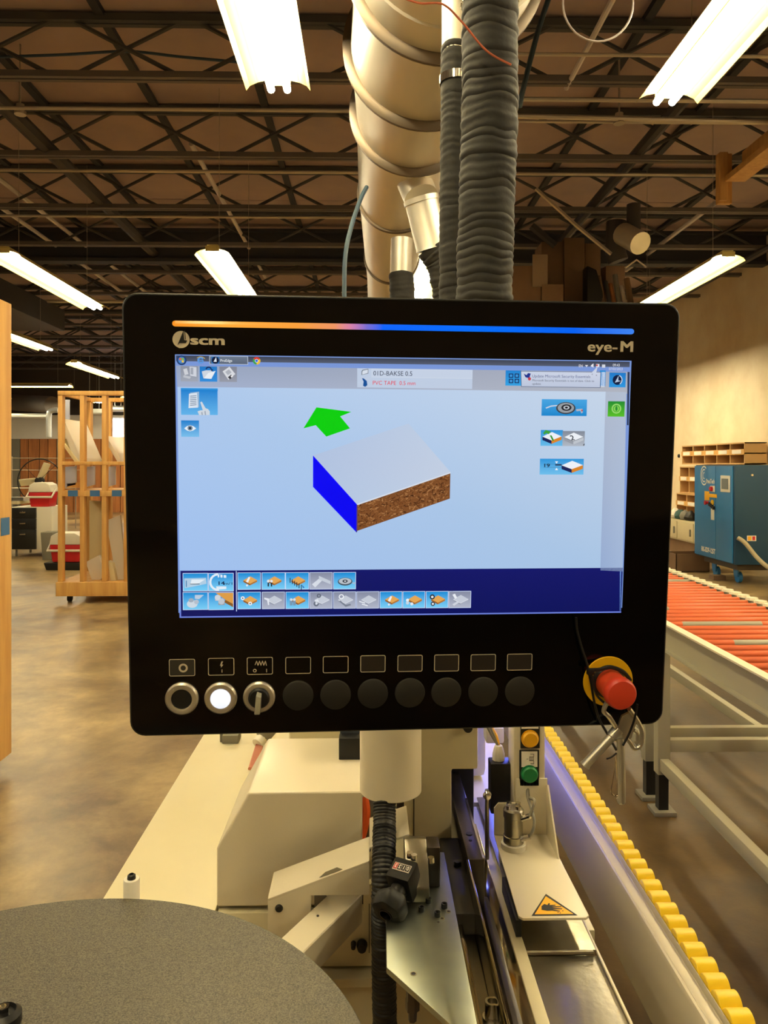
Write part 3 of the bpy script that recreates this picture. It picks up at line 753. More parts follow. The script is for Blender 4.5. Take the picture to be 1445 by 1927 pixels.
pigeon(XS-.02, 12.0, 14.0, z_(930, 13.5), z_(878, 13.5), 5, 2, 'middle pigeonhole shelf hanging behind the blue compressor')
pigeon(XS-.04, 12.3, 14.1, z_(972, 13.6), z_(930, 13.6), 4, 2, 'lower pigeonhole shelf standing on the pale cabinet')
t = thing('storage_cabinet', (5.75, 13.2, 0), 'pale beige steel cabinet under the pigeonholes left of the compressor', 'cabinet')
zc = z_(983, 13.0)
box('body', mat('pale cabinet enamel', (196, 184, 148), .5), 5.48, 6.0, 12.2, 14.3, .25, zc, t, .008)
for k in range(3): 
    o = box('door', mat('pale cabinet enamel', (196, 184, 148), .5), 5.46, 5.48, 12.22+k*.69, 12.22+k*.69+.66, .28, zc-.03, t, .005)
    box('handle', M_greyp, 5.44, 5.46, 12.3+k*.69, 12.33+k*.69, zc-.25, zc-.13, o)
box('plinth', M_kraft, 5.55, 5.95, 12.25, 14.2, 0, .25, t)
for k, (px, m, lb) in enumerate(((1283, mat('teal cloth', (60, 92, 88), .8), 'teal lump'), (1293, M_greyp, 'grey lump'), (1303, M_black, 'black power tool'), (1273, M_white, 'white lump'))):
    q = atX(px, 972, 5.6)
    b = MB(); b.lathe([(0, 0), (.09, .01), (.11, .06), (.08, .13), (.03, .17), (0, .175)], (5.57, q.y, zc+.001), (0, 0, 1), 10)
    for v in b.bm.verts: v.co += Vector((random.uniform(-.015, .015),)*3)*(v.co.z > zc+.02)
    tag(b.build('tool_lump', m), 'small %s on top of the pale cabinet' % lb, 'clutter')
q = atZ(1286, 1080, 0)
t = thing('cardboard_box', (q.x, q.y, 0), 'open brown cardboard box on the floor beside the pale cabinet', 'box')
qa = atZ(1272, 1076, 0); 
for (x0, x1, y0, y1) in ((0, .5, 0, .01), (0, .5, .4, .41), (0, .01, 0, .41), (.49, .5, 0, .41)):
    box('side', M_kraft, qa.x+x0, qa.x+x1, qa.y+y0, qa.y+y1, 0, .26, t)
box('bottom', M_kraft, qa.x, qa.x+.5, qa.y, qa.y+.41, 0, .01, t)
MB().prism([(qa.x+.5, .26), (qa.x+.68, .33), (qa.x+.68, .335), (qa.x+.5, .27)], 'y', qa.y, qa.y+.4).build('flap', M_kraft, t)
q = atX(1277, 858, XR-.01)
tag(MB().lathe([(0, .03), (.03, .025), (.04, 0), (0, 0)], (XR, q.y, q.z), (-1, 0, 0), 10).build('wall_hook', M_black), 'small dark fitting on the cream right wall', 'hook')

# roller conveyor
CXL, CXR, CZ = 1.33, 1.985, .88
def conveyor(y0, y1, label):
    t = thing('roller_conveyor', ((CXL+CXR)/2, (y0+y1)/2, 0), label, 'conveyor', 'roller conveyor sections')
    for xx, s_ in ((CXL, -1), (CXR, 1)):
        b = MB(); b.box(xx-.004, xx+.004, y0, y1, CZ-.125, CZ-.005); b.box(xx-.004 if s_ > 0 else xx-.03, xx+.03 if s_ > 0 else xx+.004, y0, y1, CZ-.125, CZ-.119)
        b.build('side_rail', M_railg, t)
        if s_ < 0: box('rail_lip', M_lip, xx-.035, xx+.004, y0, y1, CZ-.005, CZ+.003, t, .001)
        else:
            b = MB(); n = int((y1-y0)/.09)
            for k in range(n):
                y = y0+k*.09; b.box(xx-.0, xx+.03, y, y+.09, CZ-.005, CZ+.0); b.lathe([(0, 0), (.035, 0), (.03, .012), (0, .014)], (xx+.012, y+.045, CZ-.004), (0, 0, 1), 8)
            b.build('wavy_guard', M_lip, t)
    def leg(x, y):
        o = MB().box(x-.028, x+.028, y-.028, y+.028, .18, CZ-.125); o = o.build('leg', M_railg, t, .003)
        box('leg_extension', M_black, x-.022, x+.022, y-.022, y+.022, .02, .18, o)
        box('foot', M_greyp, x-.05, x+.05, y-.05, y+.05, 0, .02, o, .004)
    for y in (y0+.06, y1-.06):
        leg(CXL, y); leg(CXR, y)
        box('cross_brace', M_railg, CXL+.028, CXR-.028, y-.02, y+.02, .28, .335, t, .003)
    for x in (CXL, CXR): box('side_brace', M_railg, x-.02, x+.02, y0+.09, y1-.09, .2, .255, t, .003)
    return t
c1 = conveyor(.6, 3.54, 'near section of the orange roller conveyor running along the right')
c2 = conveyor(3.58, 6.5, 'far section of the orange roller conveyor, beginning behind the monitor edge')
def roller_mesh(segs):
    me = bpy.data.meshes.new('roller'); bm = bmesh.new(); n = 12; r = .0168
    xs_ = [0]+[s_[1] for s_ in segs]
    rings = []
    for i, x in enumerate(xs_):
        rings.append([bm.verts.new((x, r*math.cos(2*PI*k/n), r*math.sin(2*PI*k/n))) for k in range(n)])
    for i in range(len(xs_)-1):
        for k in range(n):
            f = bm.faces.new((rings[i][k], rings[i+1][k], rings[i+1][(k+1) % n], rings[i][(k+1) % n])); f.smooth = True; f.material_index = segs[i][0]
    bm.faces.new(rings[0]).material_index = 2; bm.faces.new(rings[-1][::-1]).material_index = 2
    bm.to_mesh(me); bm.free(); me.materials.append(M_orange); me.materials.append(M_rgrey); me.materials.append(M_black)
    return me
RW = CXR-CXL-.03
kinds = [roller_mesh([(0, RW)]), roller_mesh([(0, .12), (1, RW)]), roller_mesh([(0, .06), (1, .42), (0, RW)]), roller_mesh([(0, .2), (1, .5), (0, RW)]), roller_mesh([(1, .14), (0, RW)])]
y = .7; k = 0
pat = {2.79: 1, 3.07: 1, 3.43: 2, 3.7: 4, 3.8: 4}
y = 3.345-.0906*29
while y < 6.45:
    kd = 0
    if 2.86 <= y <= 2.9: kd = 3
    elif 3.05 <= y <= 3.1: kd = 1
    elif 3.38 <= y <= 3.47: kd = 2
    elif 3.75 <= y <= 3.93: kd = 4
    elif y > 4.5 or y < 2.5: kd = random.choice((0, 0, 0, 0, 1, 3))
    par = c1 if y < 3.56 else c2
    o = bpy.data.objects.new('roller', kinds[kd]); COL.objects.link(o); o.parent = par
    o.location = Vector((CXL+.012, y, CZ-.02))-Vector(par.location)
    y += .0906

# storage rack with boxes behind the monitor, upper right
t = thing('storage_rack', (2.75, 9.8, 0), 'tall steel storage rack behind the monitor carrying brown boxes', 'rack')
ZR = z_(592, 9.6)
for xx in (1.75, 3.55):
    for yy in (9.3, 10.3): box('upright', M_steelgrey, xx, xx+.08, yy, yy+.08, 0, ZR, t)
box('deck_shelf', M_steelgrey, 1.75, 3.63, 9.3, 10.38, ZR-.06, ZR, t)
box('deck_shelf', M_steelgrey, 1.75, 3.63, 9.3, 10.38, 1.5, 1.56, t)
def cbox(px0, px1, pyt, y, dp, label, zb=None, m=None):
    a_ = atY(px0, pyt, y); c_ = atY(px1, pyt, y)
    return tag(box('cardboard_box', m or M_kraft, a_.x, c_.x, y, y+dp, (ZR if zb is None else zb)+.001, a_.z, None, .004), label, 'box', 'boxes stacked on the storage rack')
cbox(961, 1018, 500, 9.35, .4, 'brown box with pale tape standing leftmost on the storage rack')
cbox(1020, 1060, 535, 9.32, .25, 'small low brown box at the front of the storage rack')
cbox(1062, 1100, 447, 9.65, .45, 'tall brown box right of the hose near the roof')
cbox(1019, 1061, 455, 9.7, .4, 'tall brown box behind the small low one')
cbox(1101, 1130, 458, 9.8, .4, 'shadowed brown box beside the dark bundle')
cbox(1140, 1176, 500, 9.9, .3, 'brown box behind the rolled bundle')
q = atY(1018, 476, 9.34); 
tag(box('plastic_wrap', mat('cloudy wrap', (150, 130, 108), .3), atY(1002, 1, 9.34).x, atY(1030, 1, 9.34).x, 9.328, 9.345, atY(0, 535, 9.34).z, atY(0, 474, 9.34).z, None), 'patch of cloudy plastic wrap on the leftmost brown box', 'wrap')
b = MB(); c0 = atY(1117, 510, 9.4)
b.prism([(atY(x_, y_, 9.4).x, atY(x_, y_, 9.4).z) for x_, y_ in ((1104, 590), (1104, 500), (1122, 508), (1134, 550), (1136, 590))], 'y', 9.38, 9.6)
tag(b.build('black_bag', M_black, bevel=.02), 'black plastic bag slumped on the storage rack', 'bag')
for k, (xa, xb, yt, m, lb) in enumerate(((1124, 1138, 520, M_kraft, 'short tan roll'), (1136, 1150, 530, M_darkpipe, 'dark roll'), (1146, 1158, 535, M_wood2, 'orange brown roll'), (1158, 1164, 518, M_greyp, 'grey roll'), (1165, 1178, 540, M_whitepipe, 'pale roll'), (1180, 1186, 525, M_kraft, 'thin brown roll'))):
    P0 = atY((xa+xb)/2+6, 592, 9.36); P0.z = ZR+.02; P1 = atY((xa+xb)/2-4, yt, 9.5)
    tag(MB().cyl(P0, P1, .026+.002*k, n=12).build('rolled_stock', m), lb+' in the bundle leaning on the storage rack', 'roll')
t = thing('unit_heater', (3.3, 9.3, H+2.6), 'dark heater flue with bright metal cylinder under the roof', 'heater')
MB().cyl(atY(1172, 440, 9.0), atY(1205, 458, 8.7), .13, n=18).build('canister', M_duct, t)
MB().tube(smoothpath([atY(1160, 418, 9.2), atY(1158, 470, 9.2), atY(1163, 492, 9.2)], 6), .12, 14).build('flue', M_darkpipe, t)
MB().cyl(atY(1192, 385, 9.0), atY(1192, 440, 9.0), .08, n=12).build('flue_stub', M_darkpipe, t)
tag(MB().tube([atY(1008, 355, 8.5), atY(1085, 425, 8.5), atY(1150, 478, 8.5)], .022, 6).build('brace_bar', M_conduit), 'pale diagonal brace bar under the joists right of the hose', 'bar')
tag(MB().tube([atY(1000, 425, 9.6), atY(1045, 462, 9.6)], .05, 6).build('brace_bar', M_darkpipe), 'thick dark diagonal brace above the brown boxes', 'bar')
tag(MB().tube([atY(1176, 504, 9.3), atY(1198, 489, 9.3), atY(1216, 503, 9.3)], .012, 6).build('metal_strip', M_whitepipe), 'bent pale strip above the bundle on the storage rack', 'strip')

# ================================================================== MACHINE
mc = thing('edge_banding_machine', (0, 2.2, 0), 'large beige woodworking machine under and behind the monitor', 'machine')
D = lambda drop: H-drop
MBX = lambda name, m, x0, x1, y0, y1, d0, d1, bevel=.003, par=None: box(name, m, x0, x1, y0, y1, D(d1), D(d0), par or mc, bevel)
MBX('bed', M_beige, -.449, -.2525, 1.262, 3.4, .73, .765, .003)
MBX('bed', M_beige, -.2525, -.02, 1.29, 3.4, .73, .765, 0)
MBX('base', M_beige, -.41, .2, 1.285, 3.4, .765, 1.5, .01)
MBX('base_foot', M_black, -.35, -.25, 1.4, 1.5, 1.5, 1.58)
MBX('base_foot', M_black, .05, .15, 1.4, 1.5, 1.5, 1.58)
MBX('base_foot', M_black, -.35, -.25, 3.2, 3.3, 1.5, 1.58)
MBX('base_foot', M_black, .05, .15, 3.2, 3.3, 1.5, 1.58)
# front panels of base
MBX('front_panel', M_beige, -.25, .12, 1.268, 1.284, .735, .825, .002)
MBX('front_panel', M_beige, -.01, .12, 1.268, 1.284, .69, .735, 0)
MBX('front_ledge', M_beige, -.25, .12, 1.245, 1.284, .83, .845, .003)
MBX('front_panel', M_beige, -.25, .2, 1.265, 1.284, .85, 1.5, .002)
# hood over the bed
b = MB(); b.prism([(-.2515, D(.727)), (-.2515, D(.632)), (-.199, D(.539)), (-.012, D(.539)), (-.012, D(.727))], 'y', 1.272, 1.525)
b.build('motor_hood', M_beige2, mc, .005, seg=3)
MBX('hood_gap', M_black, -.245, -.0, 1.283, 1.5, .727, .731, 0)
# tall rear cover, hidden behind the monitor
MBX('rear_cover', M_beige, -.18, .262, 1.72, 3.3, .0, .70, .015)
MBX('rear_cover', M_beige, .0, .18, 1.53, 1.72, .40, .62, .01)
MBX('wiring_box', mat('slate grey plastic', (64, 70, 80), .5), -.055, -.018, 1.44, 1.5, .44, .54, .003)
MBX('wiring_box', M_black, -.056, -.012, 1.41, 1.44, .50, .56, .003)
# support column
b = MB(); b.lathe([(0, -.528), (.0485, -.528), (.05, -.5265), (.05, .0), (0, .0)], (.0345, 1.25, H), (0, 0, 1), 48)
b.build('monitor_column', M_beige2, mc)
b = MB(); b.box(-.03, .1, .93, 1.26, H-.12, H-.04); b.build('monitor_arm', M_beige2, mc, .008)
# body plate right of column
b = MB(); b.prism([(.055, D(.30)), (.1835, D(.30)), (.1835, D(.515)), (.139, D(.515)), (.139, D(.66)), (.06, D(.66))], 'y', 1.30, 1.312)
b.build('body_plate', M_beige, mc, .004)
MBX('side_plate', M_beige, .1, .139, 1.312, 1.7, .515, .66, .003)
MBX('plate_seam', M_black, .0745, .0757, 1.2985, 1.30, .55, .66, 0)
b = MB(); b.lathe([(0, .014), (.0075, .013), (.009, 0), (0, 0)], atY(879, 1366, 1.30), (0, -1, 0), 12); b.build('knob', M_black, mc)
# black corrugated conduit
o = hose('cable_conduit', [(.0235, 1.235, D(.50)), (.0235, 1.20, D(.555)), (.021, 1.135, D(.61)), (.0205, 1.125, D(.7)), (.024, 1.125, D(.9)), (.028, 1.14, D(1.2))], .0175, '', pitch=.0052, amp=.07, seed=4, m=M_black, n=20, wr=.15)
for v in o.data.vertices: v.co += Vector(o.location)-ORG[mc.name]
o.parent = mc; o.location = (0, 0, 0); o['label'] = 'black corrugated conduit below the column'
o = MB().tube(smoothpath([atY(684, 1500, 1.36), atY(688, 1530, 1.35), atY(683, 1560, 1.34), atY(672, 1600, 1.33)], 6), .0085, 10).build('cable', M_orangeh, mc); o['label'] = 'orange cable behind the column'
o = MB().tube(smoothpath([atY(692, 1500, 1.4), atY(697, 1530, 1.4), atY(690, 1600, 1.4)], 6), .008, 10).build('cable', M_greyp, mc)
MBX('motor_block', M_darksteel, .048, .068, 1.36, 1.44, .57, .63, .004)
# front bracket
b = MB()
b.prism([(-.1513, D(.648)), (.0, D(.5925)), (.0, D(.642)), (-.087, D(.642)), (-.087, D(.70)), (-.1513, D(.76))], 'y', 1.1502, 1.156)
b.build('bracket_front', M_beige2, mc, .0015)
b = MB()
b.prism([(-.1515, D(.646)), (.0, D(.5905)), (.0, D(.5945)), (-.1505, D(.650))], 'y', 1.15, 1.226)
b.build('bracket_top', M_beige2, mc, .0015)
b = MB(); b.prism([(-.1515, D(.646)), (-.1515, D(.76)), (-.1475, D(.76)), (-.1475, D(.648))], 'y', 1.156, 1.226); b.build('bracket_side', M_beige2, mc)
b = MB(); b.prism([(.0, D(.5905)), (.062, D(.57)), (.062, D(.574)), (.0, D(.5945))], 'y', 1.19, 1.29); b.build('bracket_top', M_beige2, mc, .0015)
def atP(px, py, p0, n):
    d = ray(px, py); o = Vector((0, 0, H)); k = (Vector(p0)-o).dot(n)/d.dot(n); return o+d*k
tn = Vector((-.3442, 0, .9389))
MB().face([atP(x_, y_, (-.1515, 1.15, D(.6453)), tn) for x_, y_ in ((600, 1652), (612, 1641), (634, 1632), (645, 1636))]).build('slot', mat('dim slot', (90, 82, 62), .6), mc, smooth=False)
for px, py, r in ((525, 1709, .006), ):
    b = MB(); b.lathe([(0, .004), (r*.7, .004), (r, .001), (r, 0), (0, 0)], atY(px, py, 1.15), (0, -1, 0), 12); b.build('screw', M_black, mc)
for px, py, r in ((665, 1775, .0045), (681, 1777, .009)):
    b = MB(); b.lathe([(0, .014), (r*.8, .013), (r, .004), (r, 0), (0, 0)], atY(px, py, 1.265), (0, -1, 0), 14); b.build('knob', M_black, mc)
MBX('opening', M_greyp, -.09, -.07, 1.262, 1.264, .69, .76, 0)
MBX('panel_seam', M_black, atY(694, 1, 1.264).x, atY(695.3, 1, 1.264).x, 1.2635, 1.265, .72, .80, 0)
# disc support arm (square tube)
A0 = Vector((-.03, 1.20, D(.6835))); A1 = Vector((-.33, .66, D(.6835)))
MB().obox(A0, A1, .046, .047).build('swing_arm', M_beige2, mc, .004, seg=3)
q = atZ(598, 1724, D(.66)); MB().lathe([(0, .001), (.002, .001), (.002, 0), (0, 0)], q, (0, 0, 1), 10).build('hole', M_black, mc)
# things on the bed
b = MB(); q = atZ(432, 1400, D(.73))
b.box(q.x-.02, q.x+.022, q.y, q.y+.05, D(.73), D(.708)); b.box(q.x-.028, q.x-.02, q.y+.01, q.y+.03, D(.73), D(.70))
tag(b.build('plug_connector', M_greyp, bevel=.003), 'small grey plug lying on the beige bed under the monitor corner', 'connector')
cb = thing('cable_bundle', (-.25, 1.75, D(.73)), 'bundle of reddish cables bound with white tape beside the hood', 'cable')
for k in range(5):
    e = k*.006
    MB().tube(smoothpath([atZ(487+k*2, 1392, D(.70)), atZ(480+k*2.2, 1415, D(.71)), atZ(470+k*2.6, 1447, D(.727))], 6), .0045, 8).build('cable', M_pinkc, cb)
MB().tube(smoothpath([atZ(484, 1400, D(.70)), atZ(494, 1388, D(.69)), atZ(505, 1375, D(.68))], 6), .015, 12).build('tape_wrap', M_white, cb)
MB().tube([atZ(494, 1386, D(.69)), atZ(512, 1365, D(.66))], .02, 12).build('sheath', M_greyp, cb)

# guide bars and steel tables
b = MB(); yb0 = .60*F/(1619-875); yb1 = .60*F/(1505-875)
b.box(.150, .1755, yb0, yb1+.12, D(.70), D(.60)); b.build('guide_bar', M_darksteel, mc, .002)
b = MB(); b.box(.172, .1755, yb0, yb1, D(.60), D(.598)); b.build('bar_edge', M_chrome, mc)
for px, py, r in ((883, 1569, .0055), (885, 1581, .0028)):
    q = atZ(px, py, D(.5995)); MB().lathe([(0, .0008), (r, .0008), (r, 0), (0, 0)], q, (0, 0, 1), 14).build('hole', M_black, mc)
# zinc plate
ZP = .62
zp = [atZ(*p_, D(ZP)) for p_ in ((726, 1731), (727, 1820), (847, 1927))]
poly = [(zp[0].x, zp[0].y), (zp[1].x, zp[1].y), (zp[2].x, zp[2].y), (.105, .74), (.1195, .74), (.1195, 1.232), (.062, 1.24), (.046, 1.16), (.022, 1.06)]
b = MB(); b.prism(poly, 'z', D(ZP+.008), D(ZP)); b.build('zinc_plate', M_zinc, mc, .0012)
for px, py in ((806, 1698), (793, 1714), (836, 1708), (823, 1724)):
    q = atZ(px, py, D(ZP)); b = MB(); b.lathe([(0, .0025), (.0022, .0025), (.0028, .006), (.0042, .0062), (.0044, 0), (0, 0)], q, (0, 0, 1), 12); b.build('cap_screw', M_black, mc)
for px, py, r in ((778, 1833, .004), (844, 1716, .003), (832, 1729, .003), (825, 1736, .0018)):
    q = atZ(px, py, D(ZP)); MB().lathe([(0, .0006), (r*.7, .0006)], q, (0, 0, 1), 14).build('hole', M_black, mc)
    MB().lathe([(r*.7, .0007), (r, .0007), (r, 0)], q, (0, 0, 1), 14).build('hole_rim', M_chrome, mc)
q = atZ(776, 1878, D(ZP+.035))
b = MB(); b.lathe([(0, -.028), (.005, -.028), (.006, -.014), (.009, -.014), (.009, -.002), (.008, 0), (.008, .028), (0, .028)], q, (0, 0, 1), 6); b.build('bolt', M_darksteel, mc)
# polished fence running to the camera
b = MB(); b.box(.1478, .1512, .62, yb0-.0, D(.70), D(.60)); b.build('polished_fence', M_mirror, mc, .0008)
b = MB(); b.box(.1195, .1478, .62, 1.26, D(.668), D(.66)); b.build('guide_channel', M_steel, mc, .001)
b = MB(); b.box(.124, .131, .62, 1.2, D(.66), D(.645)); b.build('guide_strip', M_mirror, mc, .002)
b = MB(); b.box(.1512, .208, .62, 1.5, D(.712), D(.700)); b.build('track_floor', M_mirror, mc, .001)
b = MB(); b.box(.172, .186, .62, 1.2, D(.70), D(.672)); b.build('track_roller_cover', M_darksteel, mc, .006)
b = MB(); b.box(.118, .15, yb0-.09, 1.30, D(.66), D(.63)); b.build('clamp_block', mat('dark grey guide block', (70, 70, 72), .35, .6), mc, .002)
q = atZ(861, 1628, D(.63)); MB().lathe([(0, .006), (.005, .006), (.006, 0), (0, 0)], q, (0, 0, 1), 14).build('cap_screw', M_black, mc)
q = atZ(925, 1912, D(.655)); b = MB(); b.lathe([(0, .012), (.004, .012), (.005, .018), (.008, .018), (.0085, 0), (.011, 0), (.011, -.004), (0, -.004)], q, (0, 0, 1), 16); b.build('socket_bolt', M_chrome, mc)
MBX('bolt_bracket', M_darksteel, .128, .1478, .6, .86, .655, .66, .001)
# right steel table
b = MB(); b.box(.226, .329, 1.107, 1.62, D(.703), D(.70)); b.build('table_sheet', M_steel, mc, .001)
b = MB(); b.box(.222, .329, .62, 1.10, D(.707), D(.704)); b.build('table_sheet', M_steel, mc, .001)
b = MB(); b.tube([(.226, 1.103, D(.7015)), (.322, 1.103, D(.7015))], .0035, 8); b.build('sheet_fold', M_steel, mc)
MBX('table_edge', M_lip, .327, .330, .62, 1.62, .699, .703, .0005)
b = MB(); b.box(.208, .226, .62, 1.24, D(.72), D(.698)); b.build('table_strip', M_beige, mc, .002)
MBX('side_skirt', M_beige, .2, .345, 1.17, 1.6, .71, .86, .004)
MBX('side_skirt', M_beige, .2, .32, .62, 1.16, .72, .74, .004)
MBX('base', M_beige, .2, .33, 1.62, 3.3, .71, 1.4, .01)
# warning plate, upright sheet, gusset, column
b = MB(); b.prism([(.224, 1.118), (.316, 1.118), (.322, 1.124), (.318, 1.372), (.2225, 1.372), (.218, 1.124)], 'z', D(.664), D(.66)); b.build('guard_plate', M_beige2, mc, .0012)
b = MB(); b.prism([(.2225, D(.66)), (.2225, D(.612)), (.23, D(.603)), (.262, D(.603)), (.262, D(.56)), (.318, D(.56)), (.318, D(.66))], 'y', 1.37, 1.374); b.build('upright_sheet', M_beige2, mc, .001)
b = MB(); b.prism([(1.37, D(.66)), (1.372, D(.572)), (1.362, D(.568)), (1.284, D(.66))], 'x', .3155, .3185); b.build('gusset', M_beige2, mc, .0008)
MBX('button_column', M_beige2, .258, .3146, 1.374, 1.43, .30, .62, .004)
MBX('guard_foot', M_beige2, .23, .31, 1.35, 1.37, .664, .70, .001)
MBX('guard_block', M_black, .2155, .224, 1.13, 1.25, .67, .695, .001)
def front(px0, py0, px1, py1, y, m, name, th=.003, bev=.0008, lab=None):
    a_ = atY(px0, py0, y); c_ = atY(px1, py1, y)
    o = box(name, m, a_.x, c_.x, y-th, y, c_.z, a_.z, mc, bev)
    if lab: o['label'] = lab
    return o
YC = 1.373
front(977, 1411, 1014, 1478, YC, M_black, 'button_plate')
front(979, 1340, 1015, 1407, YC, M_black, 'button_plate')
front(981, 1414, 1011, 1443, YC-.003, M_paper, 'legend_label', .001, 0)
front(981, 1345, 1013, 1371, YC-.003, M_paper, 'legend_label', .001, 0)
b = MB()
for x0, y0, x1, y1 in ((996, 1424, 1004, 1424.7), (996, 1431, 1004, 1431.7), (996, 1424, 996.7, 1432), (1003.4, 1424, 1004, 1432), (998, 1419, 1004, 1419.6), (998, 1437, 1004, 1437.6), (1004, 1419, 1004.7, 1424), (1004, 1432, 1004.7, 1437.6), (991, 1428, 994, 1428.6), (998, 1426.5, 1002, 1427), (998, 1429.5, 1002, 1430)):
    a_ = atY(x0, y0, YC-.0043); c_ = atY(x1, y1, YC-.0043); b.box(a_.x, c_.x, YC-.0045, YC-.004, c_.z, a_.z)
b.build('legend_symbol', M_ink, mc)
for px, py, m, lb in ((996, 1456, M_green, 'green push button'), (997, 1390, M_ybtn, 'yellow push button')):
    b = MB(); b.lathe([(0, .009), (.012, .009), (.0142, .006), (.0142, .002), (.0158, .002), (.0158, 0), (0, 0)], atY(px, py, YC-.003), (0, -1, 0), 28); o = b.build('push_button', m, mc); o['label'] = lb
# pneumatic cylinder
cyo = Vector((.2485, 1.325, D(.66)))
b = MB(); b.lathe([(0, 0), (.0215, 0), (.0215, .009), (.019, .010), (0, .010)], cyo, (0, 0, 1), 24); b.build('cylinder_base', M_white, mc)
b = MB(); b.lathe([(0, .010), (.0175, .010), (.0175, .022), (.016, .0225), (.016, .053), (.0175, .054), (.0175, .066), (.015, .069), (0, .069)], cyo, (0, 0, 1), 24); b.build('pneumatic_cylinder', M_steel, mc)
for a_ in range(4):
    an = a_*PI/2+.6
    b = MB(); b.lathe([(0, .075), (.0045, .075), (.0045, .066), (0, .066)], cyo+Vector((.011*math.cos(an), .011*math.sin(an), 0)), (0, 0, 1), 10); b.build('cap_screw', M_chrome, mc)
for dz in (.02, .055):
    b = MB(); b.cyl(cyo+Vector((.012, -.012, dz)), cyo+Vector((.024, -.02, dz+.008)), .0045, n=10); b.build('fitting', M_chrome, mc)
    MB().tube(smoothpath([cyo+Vector((.024, -.02, dz+.008)), cyo+Vector((.034, -.012, dz+.03)), atY(992+dz*60, 1500, 1.36), atY(993, 1484, 1.372)], 6), .0026, 8).build('air_tube', M_greyp, mc)
MB().lathe([(.0, .002), (.005, .002), (.006, 0)], atY(993, 1488, 1.374), (0, -1, 0), 12).build('grommet', M_black, mc)
q = atY(1022, 1588, 1.37); MB().lathe([(0, .003), (.002, .003), (.0025, 0), (0, 0)], q, (0, -1, 0), 8).build('rivet', M_chrome, mc)
# limit switch
front(918, 1424, 957, 1516, 1.44, M_black, 'limit_switch', .035, .003)
q = atY(938, 1430, 1.425); b = MB(); b.lathe([(0, -.004), (.0105, -.004), (.0115, 0), (.0115, .012), (.009, .022), (.007, .027), (0, .028)], q, (0, 0, 1), 8); b.build('cable_gland', M_white, mc)
for k in range(3):
    MB().tube(smoothpath([q+Vector((0, 0, .027)), q+Vector((-.004-.004*k, .01, .045)), q+Vector((-.02-.006*k, .03, .07+.01*k)), q+Vector((-.03, .06, .12))], 6), .003, 8).build('cable', M_greyp if k else M_ybtn, mc)
MBX('cable_junction', M_white, .222, .256, 1.46, 1.5, .50, .53, .004)
MBX('pivot_lever', M_steel, .205, .2125, 1.36, 1.368, .575, .70, .003)
b = MB(); b.lathe([(0, .006), (.006, .005), (.008, 0), (0, 0)], (.2085, 1.36, D(.585)), (0, -1, 0), 12); b.build('pivot_screw', M_chrome, mc)
MBX('interior_shade', M_intshade, .142, .204, 1.50, 1.69, .50, .70, .004)  # black block standing in for the shade inside the machine
MBX('inner_clamp', mat('brown casting', (84, 66, 50), .6), .158, .185, 1.46, 1.5, .52, .56, .005)
MBX('blue_lit_flap', M_white, .188, .226, 1.60, 1.61, .40, .62, .003)
# warning sticker
def zface(pts, drop, m, name, dz=0):
    b = MB(); b.face([atZ(px, py, D(drop)+dz) for px, py in pts]); return b.build(name, m, mc, smooth=False)
zface([(1027, 1682), (1000, 1723.5), (1087, 1722.5)], .66, M_ink, 'warning_sticker', .0004)
zface([(1027, 1686.5), (1006, 1720.5), (1079, 1719.8)], .66, M_warn, 'sticker_face', .0007)
zface([(1019, 1705), (1024, 1701), (1030, 1703), (1032, 1699.5), (1035, 1700), (1034, 1703), (1045, 1702.5), (1045.5, 1704), (1038, 1705.5), (1056, 1705.5), (1056, 1707), (1039, 1708), (1058, 1709.5), (1057.5, 1711), (1040, 1711), (1054, 1714), (1053, 1715.3), (1038, 1713.5), (1030, 1714), (1019, 1712)], .66, M_ink, 'hand_symbol', .001)
for px, py in ((1054, 1718), (1050, 1717), (1059, 1714)):
    zface([(px-1.6, py), (px, py-1), (px+1.6, py), (px, py+1)], .66, M_ink, 'hand_symbol', .001)
# counter block with hand knob
M_knob = mat('matt black bakelite', (9, 9, 9), .5, spec=.3)
kt = thing('position_counter', (.035, 1.12, D(ZP)), 'black hand knob with digit counter clamped on a steel block on the zinc plate', 'knob')
kb = MB(); kb.prism([(1.09, D(ZP)), (1.175, D(ZP)), (1.175, D(.566)), (1.15, D(.558)), (1.105, D(.58)), (1.09, D(.60))], 'x', .052, .085)
kb.build('clamp_block', M_steel, kt, .002)
MB().box(.085, .104, 1.13, 1.165, D(ZP), D(.562)).build('clamp_cheek', M_darksteel, kt, .002)
for px, py in ((771, 1608), (779, 1612), (811, 1617)):
    q = atZ(px, py, D(.562)); MB().lathe([(0, .003), (.0045, .003), (.005, -.004), (0, -.004)], q, (0, 0, 1), 12).build('cap_screw', M_chrome, kt)
ax = Vector((-.42, -.72, -.35)).normalized()
cc = Vector((.052, 1.10, D(.588)))
up = Vector((0, 0, 1)); sd = ax.cross(up).normalized(); u2 = sd.cross(ax)
MB().obox(cc-ax*.012, cc+ax*.022, .036, .042, u2).build('counter_housing', M_knob, kt, .003)
wn_ = cc+ax*.004+u2*.0215
MB().obox(wn_-ax*.006, wn_+ax*.006, .026, .0012, u2).build('counter_window', mat('counter window', (190, 175, 160), .3), kt)
